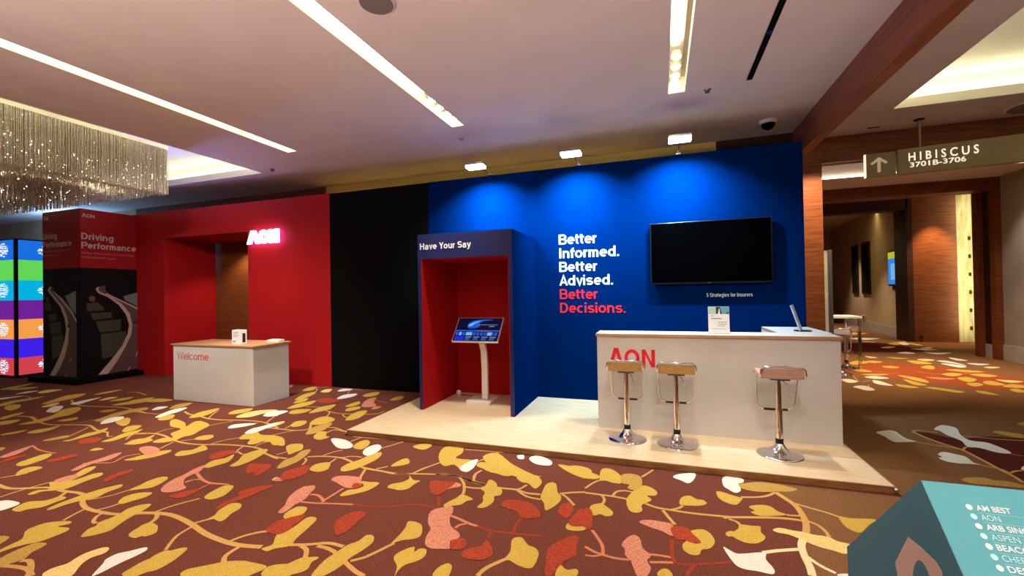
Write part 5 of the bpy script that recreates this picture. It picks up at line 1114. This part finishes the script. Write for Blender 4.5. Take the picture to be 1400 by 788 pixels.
# tablet
t = thing('tablet_stand', 'slim pale blue tablet leaning on a black base at the counter end', 'tablet', (1.46, 5.62, 1.1315))
dv = Vector((.33, .94, 0)).normalized(); sd = Vector((.94, -.33, 0)); base = Vector((1.463, 5.62, 1.142)); up = (Vector((0, 0, 1)) * .28 - sd * .085); th = up.cross(dv).normalized()
V = [base + up * b_ + dv * a + th * d for d in (-.008, .008) for a, b_ in ((-.10, 0), (.10, 0), (.10, 1), (-.10, 1))]
MB().add(V, [(0, 3, 2, 1), (4, 5, 6, 7), (0, 1, 5, 4), (1, 2, 6, 5), (2, 3, 7, 6), (3, 0, 4, 7)], 'tablet').build('tablet', t, .003)
mb = MB(); rbox(mb, 1.40, 1.56, 5.55, 5.69, 1.1318, 1.142, .04, 'rubber'); mb.build('base', t)
# ================================================================== STOOLS
def make_stool(name, lb, seat, loc):
    X, Y, Z = loc; t = thing(name, lb, 'stool', loc, 'chrome bar stools')
    MB().lathe([(.195, 0), (.196, .006), (.185, .014), (.14, .026), (.09, .045), (.055, .075), (.036, .11)], (X, Y, Z), 40, 'chrome').build('base', t)
    MB().tube([(X, Y, Z + .11), (X, Y, Z + .155)], .033, 20, 'rubber').build('collar', t)
    MB().tube([(X, Y, Z + .15), (X, Y, Z + .43)], .030, 20, 'chrome').tube([(X, Y, Z + .43), (X, Y, Z + .72)], .024, 20, 'chrome').build('post', t)
    MB().box(X - .08, X + .08, Y - .08, Y + .08, Z + .705, Z + .722, 'steel').build('seat_plate', t)
    # seat shell: flat pan with a low lip rising on the side away from the counter
    prof = [(.17, .742), (.10, .732), (-.06, .728), (-.13, .728), (-.168, .748), (-.178, .79), (-.18, .83)]
    V = []; F = []
    hw = .165
    for x_ in (-hw, hw):
        for y_, z_ in prof: V.append((X + x_, Y + y_, Z + z_))
        for i, (y_, z_) in enumerate(prof):
            a = prof[max(i - 1, 0)]; b_ = prof[min(i + 1, len(prof) - 1)]; dy, dz = b_[0] - a[0], b_[1] - a[1]; n = math.hypot(dy, dz)
            V.append((X + x_, Y + y_ + dz / n * .034, Z + z_ - dy / n * .034))
    n = len(prof)
    for i in range(n - 1): F += [(i, i + 1, 2 * n + i + 1, 2 * n + i), (n + i, 3 * n + i, 3 * n + i + 1, n + i + 1), (i, n + i, n + i + 1, i + 1), (2 * n + i, 2 * n + i + 1, 3 * n + i + 1, 3 * n + i)]
    F += [(0, 2 * n, 3 * n, n), (n - 1, 2 * n - 1, 4 * n - 1, 3 * n - 1)]
    MB().add(V, F, seat).build('seat', t, .006)
    fr = MB(); r_ = .011; h2 = hw + .012
    fr.tube([(X - h2, Y + .175, Z + .745), (X - h2, Y + .10, Z + .735), (X - h2, Y - .08, Z + .735), (X - h2, Y - .15, Z + .742), (X - h2, Y - .178, Z + .78), (X - h2 + .006, Y - .184, Z + .82), (X - h2 + .03, Y - .186, Z + .843), (X, Y - .186, Z + .845), (X + h2 - .03, Y - .186, Z + .843), (X + h2 - .006, Y - .184, Z + .82), (X + h2, Y - .178, Z + .78), (X + h2, Y - .15, Z + .742), (X + h2, Y - .08, Z + .735), (X + h2, Y + .10, Z + .735), (X + h2, Y + .175, Z + .745)], r_, 10, 'chrome', closed=True)
    fr.build('seat_frame', t)
    w_ = .145; yb = .12
    MB().tube([(X - h2, Y + .05, Z + .735), (X - h2 + .006, Y + .07, Z + .68), (X - w_ - .015, Y + yb, Z + .46), (X - w_, Y + yb, Z + .42), (X - w_ + .05, Y + yb, Z + .392), (X + w_ - .05, Y + yb, Z + .392), (X + w_, Y + yb, Z + .42), (X + w_ + .015, Y + yb, Z + .46), (X + h2 - .006, Y + .07, Z + .68), (X + h2, Y + .05, Z + .735)], .0075, 10, 'chrome').build('footrest', t)
    MB().tube([(X - .10, Y + yb, Z + .392), (X + .10, Y + yb, Z + .392)], .011, 12, 'rubber').build('footrest_grip', t)
    MB().tube([(X + .02, Y - .01, Z + .70), (X + .055, Y - .05, Z + .68), (X + .07, Y - .08, Z + .62), (X + .085, Y - .10, Z + .585)], .004, 8, 'steel').build('height_lever', t)
    return t
make_stool('bar_stool', 'tan seated chrome bar stool in front of the red logo', 'tan', (-.36, 4.72, ZP))
make_stool('bar_stool', 'tan seated chrome bar stool, the middle one of three at the counter', 'tan', (.126, 4.69, ZP))
make_stool('bar_stool', 'pale rose seated chrome bar stool at the right end of the counter', 'rose', (1.02, 4.66, ZP))
fs = make_stool('bar_stool', 'pale stool pulled up to the high table in the corridor', 'lilac', (3.46, 10.35, 0.002)); fs.rotation_euler.z = math.radians(38)
f3 = dup(fs, (3.12, 9.62, .002), 'stool mostly hidden behind the counter end, its dark foot showing', 'chrome bar stools'); f3.rotation_euler.z = math.radians(-20)
# high table in the corridor
t = thing('high_table', 'white topped high table with chrome legs in the corridor', 'table', (3.3, 10.35, 0))
mb = MB(); rbox(mb, 2.86, 3.66, 10.05, 10.75, 1.0, 1.035, .08, 'whitegloss'); mb.build('table_top', t)
for lx, ly in ((3.62, 10.15), (3.58, 10.68), (2.92, 10.15), (2.92, 10.68)): MB().box(lx - .022, lx + .022, ly - .022, ly + .022, .002, 1.0, 'chrome').build('leg', t)
MB().box(2.92, 3.62, 10.14, 10.16, .30, .32, 'chrome').box(3.59, 3.61, 10.15, 10.68, .30, .32, 'chrome').build('rung', t)
# ================================================================== WELCOME DESK
t = thing('welcome_desk', 'white reception desk with wood top and red Welcome lettering', 'desk', (-6.5, 5.15, 0))
MB().box(-7.36, -5.675, 4.825, 5.47, .004, .872, 'white').build('body', t, .003)
MB().box(-7.385, -5.65, 4.80, 5.50, .872, .895, 'deskwood').build('desk_top', t, .003)
mb = MB(); sans(mb, 'Welcome', -7.272, .652, .112, .70, FRONT(4.825), 'letter_red', .048, .004); lab(mb.build('lettering', t), 'red Welcome lettering')
t = thing('card_holder', 'small white card box standing on the welcome desk', 'card holder', (-6.15, 5.0, .895))
mb = MB(); mb.box(-6.275, -6.09, 4.97, 5.07, .8955, 1.11, 'paper'); cbx = mb.build('box', t)
mb = MB(); mb.box(-6.0895, -6.088, 4.995, 5.045, .92, 1.06, 'dark'); mb.build('side_print', t)
mb = MB()
for zz, l_ in ((1.075, .12), (1.055, .10), (1.03, .13), (1.01, .09), ): mb.box(-6.255, -6.255 + l_, 4.9685, 4.97, zz, zz + .005, 'ink')
mb.build('printed_lines', t)
MB().box(-6.255, -6.205, 4.9685, 4.97, .925, .945, 'ink').build('printed_mark', t)
t = thing('tissue_tray', 'low white rounded object at the back corner of the welcome desk', 'tray', (-5.85, 5.38, .895))
mb = MB(); rbox(mb, -5.98, -5.72, 5.30, 5.46, .8955, .925, .05, 'whitegloss'); mb.build('tray', t, .008)
mb = MB(); rbox(mb, -5.94, -5.76, 5.33, 5.43, .924, .932, .03, 'paper'); mb.build('lid', t)
# ================================================================== PRINTED PILLAR
t = thing('display_pillar', 'square red and black printed pillar with road pictures', 'display pillar', (-11.25, 5.8, 0))
PX0, PX1, PY0, PY1 = -11.88, -10.65, 5.30, 6.255
MB().box(-12.0, -10.45, 5.12, 6.255, .004, .10, 'black').build('plinth', t)
MB().box(PX0, PX1, PY0, PY1, .10, 2.245, 'print_black').build('lower_panel', t)
MB().box(PX0, PX1, PY0, PY1, 2.245, 3.40, 'print_red').build('upper_panel', t)
PRINT = {'R': ROAD_RIGHT, 'L': ROAD_FRONT}
for sd_, fnn in (('R', SIDE(PX1)), ('L', FRONT(PY0))):
    mb = MB()
    for i, (nm, pts) in enumerate(PRINT[sd_]):
        m = {'edge': 'p_edge', 'road': 'p_road', 'line': 'p_edge', 'water': 'p_water', 'tree': 'p_tree', 'car': 'p_car', 'dash': 'p_edge', 'field': 'p_field'}[nm]
        pts = [(a, max(b_, .105)) for a, b_ in pts]
        d_ = .002 + i * .0004
        mb.flat(pts if nm in ('field', 'car', 'dash', 'road', 'water') else pts, lambda a, b_: fnn(a, b_, d_), m)
    lab(mb.build('printed_picture', t), 'printed picture of a curving road' + (' on the front' if sd_ == 'L' else ' on the side'))
    lx, lz, lw = (5.325, 3.235, .20) if sd_ == 'R' else (-11.84, 3.235, .16)
    mb = MB(); logo(mb, lx, lz, .072, lw, fnn, 'letter_pale', .001, .003); mb.build('logo', t)
    for body_, q in ((('Driving', (5.312, 2.80, .125, .53)), ('Performance', (5.312, 2.625, .125, .93))) if sd_ == 'R' else (('Driving', (-11.85, 2.85, .12, .46)), ('Performance', (-11.85, 2.68, .12, .92)))):
        mb = MB(); sans(mb, body_, *q, fnn, 'letter_pale', .085); mb.build('lettering', t)
    mb = MB(); X = 5.312 if sd_ == 'R' else -11.85
    z_ = 2.515 if sd_ == 'R' else 2.585
    sans(mb, 'Better Decisions for Every Turn', X, z_, .045, .90, fnn, 'letter_dim', .08); lab(mb.build('lettering', t), 'small faint tagline'); mb = MB(); sans(mb, 'of the Market Cycle', X, z_ - .085, .045, .56, fnn, 'letter_dim', .08)
    lab(mb.build('lettering', t), 'second line of the small faint tagline')
# ================================================================== LED TOTEM
t = thing('led_totem', 'tall lit totem of coloured bands at the left edge', 'display totem', (-13.3, 5.9, 0))
LX, LY = -12.74, 5.25
MB().box(-14.0, LX, LY, 6.6, .03, 2.93, 'dark').build('frame', t, .004)
MB().box(-13.95, LX - .05, LY + .05, 6.55, .003, .03, 'dark').build('plinth', t)
zs = [.06, .42, .815, 1.225, 1.63, 2.05, 2.48, 2.90]; cols = ['lb_red', 'lb_indigo', 'lb_orange', 'lb_purple', 'lb_cyan', 'lb_green', 'lb_blue']
rng = random.Random(3)
for i, cc in enumerate(cols):
    MB().box(-13.97, LX - .05, LY - .012, LY - .002, zs[i], zs[i + 1], cc).build('led_band', t)
    MB().box(LX + .002, LX + .012, LY + .05, 6.57, zs[i], zs[i + 1], cc).build('led_band', t)
    if cc in ('lb_red', 'lb_orange', 'lb_cyan', 'lb_blue'):
        zc = (zs[i] + zs[i + 1]) / 2
        for fnn, u0, hw in ((FRONT(LY), -13.15, .20), (SIDE(LX), 5.95, .36)):
            mb = MB()
            for rr in range(7):
                zz = zc - .14 + rr * .042; hwid = hw * math.sqrt(max(.18, 1 - ((rr - 3) / 3.3) ** 2)); u = u0 - hwid
                while u < u0 + hwid:
                    l_ = min(rng.uniform(.04, .10), u0 + hwid - u); z2 = zz + rng.uniform(-.01, .01)
                    mb.flat([(u, z2), (u + l_, z2 + rng.uniform(-.008, .012)), (u + l_ * .9, z2 + .032), (u + .01, z2 + .028)], lambda a, b_: fnn(a, b_, .0135), 'lb_white'); u += l_ + rng.uniform(.003, .010)
            lab(mb.build('emblem', t), 'white oval emblem')
# ================================================================== CHANDELIER
t = thing('chandelier', 'vast rectangular crystal chandelier hanging in the left ceiling recess', 'chandelier', (-10.2, 2.9, ZC))
CX0, CX1, CY0, CY1, CZ0, CZ1 = -13.0, -7.51, -.6, 4.88, 3.285, 4.02
MB().box(CX0, CX1, CY0, CY1, CZ1, CZ1 + .06, 'cream').build('ceiling_frame', t)
for px, py in ((-8.5, 1), (-8.5, 4), (-12, 1), (-12, 4)): MB().tube([(px, py, CZ1 + .06), (px, py, 4.32)], .015, 8, 'steel').build('suspension_rod', t)
st = MB(); rng = random.Random(11)
def strand(x, y, zb, w):
    st.add([(x - w, y, zb), (x, y - w, zb), (x + w, y, zb), (x, y + w, zb), (x - w, y, CZ1), (x, y - w, CZ1), (x + w, y, CZ1), (x, y + w, CZ1)], [(0, 1, 5, 4), (1, 2, 6, 5), (2, 3, 7, 6), (3, 0, 4, 7), (0, 3, 2, 1)])
st.mat('strand')
y = CY0
while y < CY1:
    for j in range(8): strand(CX1 - j * .022 + rng.uniform(-.008, .008), y + rng.uniform(-.008, .008), CZ0 + rng.uniform(0, .03), .0042)
    y += .015
x = CX0
while x < CX1:
    for j in range(2): strand(x, CY1 - j * .05 + rng.uniform(-.01, .01), CZ0 + rng.uniform(0, .03), .007)
    x += .05
x = CX0
while x < CX1 - .15:
    y = CY0
    while y < CY1 - .1:
        wv = .10 * (1 + math.sin(x * 1.7 + math.sin(y * 1.3) * 1.4)) * min(1, (CX1 - x) * 1.2, (CY1 - y) * 1.5)
        strand(x + rng.uniform(-.03, .03), y + rng.uniform(-.03, .03), CZ0 + wv + rng.uniform(0, .03), .009); y += .07
    x += .07
so = st.build('crystal_strands', t, fix=False); so['kind'] = 'stuff'
sp = MB(); sp.mat('spark')  # tiny glowing beads painted in as sparkle of light on the strands
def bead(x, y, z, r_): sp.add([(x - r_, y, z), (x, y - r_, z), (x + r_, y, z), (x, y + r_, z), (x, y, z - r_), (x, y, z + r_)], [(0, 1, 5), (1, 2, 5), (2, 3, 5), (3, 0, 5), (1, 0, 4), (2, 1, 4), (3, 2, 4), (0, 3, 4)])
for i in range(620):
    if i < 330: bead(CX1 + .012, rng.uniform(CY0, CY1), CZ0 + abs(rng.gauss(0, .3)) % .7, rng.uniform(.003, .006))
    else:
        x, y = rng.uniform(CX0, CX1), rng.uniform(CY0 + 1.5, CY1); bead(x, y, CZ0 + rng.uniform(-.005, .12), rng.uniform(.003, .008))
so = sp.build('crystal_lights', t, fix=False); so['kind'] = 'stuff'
for (x, y, z) in ((-7.62, 3.35, 3.55), (-7.62, 3.85, 3.56), (-7.62, 4.7, 3.55), (-7.62, 2.3, 3.55), (-7.62, 1.2, 3.55), (-9.2, 3.6, 3.5), (-10.6, 4.2, 3.5), (-9.5, 2.2, 3.5), (-11.5, 3.0, 3.5)):
    mb = MB(); mb.lathe([(.006, .05), (.02, .02), (.026, -.005), (.015, -.025)], (x, y, z), 14, 'bulb'); mb.build('lamp', t)
for cx, cy in ((-8.1, 4.2), (-8.1, 2.6), (-8.3, 1.0), (-10.3, 3.4), (-10.5, 1.4)):
    lamp('chandelier_glow', 'POINT', (cx, cy, 3.62), (0, 0, 0), 16, (1.0, .93, .80), shadow_soft_size=0.12)
# ================================================================== TEAL DISPLAY
t = thing('info_display', 'teal house-shaped display block at the lower right with white list', 'display block', (1.9, 1.73, 0))
TX = .768; TXE = 2.7
prof = [(1.12, 0.004), (1.12, .45), (1.731, 1.0), (2.342, .45), (2.32, 0.004)]
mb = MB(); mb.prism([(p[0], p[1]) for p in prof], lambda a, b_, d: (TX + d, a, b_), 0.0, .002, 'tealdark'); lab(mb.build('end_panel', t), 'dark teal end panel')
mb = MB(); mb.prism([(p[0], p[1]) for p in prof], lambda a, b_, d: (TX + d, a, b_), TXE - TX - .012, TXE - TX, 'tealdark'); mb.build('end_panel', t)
def quad(mb, a, b_, m): mb.add([(TX + .0, a[0], a[1]), (TXE, a[0], a[1]), (TXE, b_[0], b_[1]), (TX + .0, b_[0], b_[1])], [(0, 1, 2, 3)], m)
mb = MB(); quad(mb, prof[1], prof[2], 'teal'); quad(mb, prof[0], prof[1], 'teal'); fp = mb.build('front_panel', t)
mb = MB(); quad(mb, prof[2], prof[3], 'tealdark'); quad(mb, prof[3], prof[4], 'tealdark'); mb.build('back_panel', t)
e = Vector((0, 1.12 - 1.731, .45 - 1.0)).normalized(); nrm = Vector((0, -.55, .611)).normalized(); A0 = Vector((TX, 1.731, 1.0))
if nrm.z < 0: nrm = -nrm
def sl(a, b_, d=0): return A0 + Vector((a, 0, 0)) - e * b_ + nrm * d     # b_ negative = down the slope
rows = [('AM BEST', 1, .078), ('AON', 0, .043), ('ARB SING', 1, .093), ('ASPEN', 0, .062), ('BEACO', 1, .072), ('CHEP', 0, .05), ('DES', 1, .042)]
for i, (s_, bold, wd) in enumerate(rows):
    bz = -.0785 - i * .0272; mb = MB(); mm = 'letter_white' if bold else 'letter_cyan'
    text(mb, s_, .108, bz, .0165, wd, sl, mm, .02 if bold else .0, .0015)
    mb.flat([(.0915 + .0078 * math.cos(q_ * PI / 10), bz + .0078 + .0085 * math.sin(q_ * PI / 10)) for q_ in range(20)], lambda a, b_: sl(a, b_, .0015), mm)
    mb.flat([(.108, bz - .0065), (.62, bz - .0065), (.62, bz - .0058), (.108, bz - .0058)], lambda a, b_: sl(a, b_, .0015), 'letter_cyan')
    lab(mb.build('list_row', t), 'bulleted list row, ' + ('bold white' if bold else 'thin pale cyan'))
ef = lambda a, b_, d=0: (TX - d, a, b_)
EMB = [(1.812, .778), (1.860, .706), (1.905, .637), (1.885, .59), (1.868, .52), (1.73, .455), (1.592, .52), (1.575, .59), (1.556, .637), (1.62, .735), (1.626, .776), (1.655, .788), (1.74, .786)]
mb = MB(); mb.flat(EMB, lambda a, b_: ef(a, b_, .001), 'pinkgrey')
mb.flat([(1.728 + .062 * math.cos(q_ * PI / 14), .635 + .108 * math.sin(q_ * PI / 14)) for q_ in range(28)], lambda a, b_: ef(a, b_, .0018), 'tealdark')
lab(mb.build('emblem', t), 'pale pink emblem ring on the end panel')
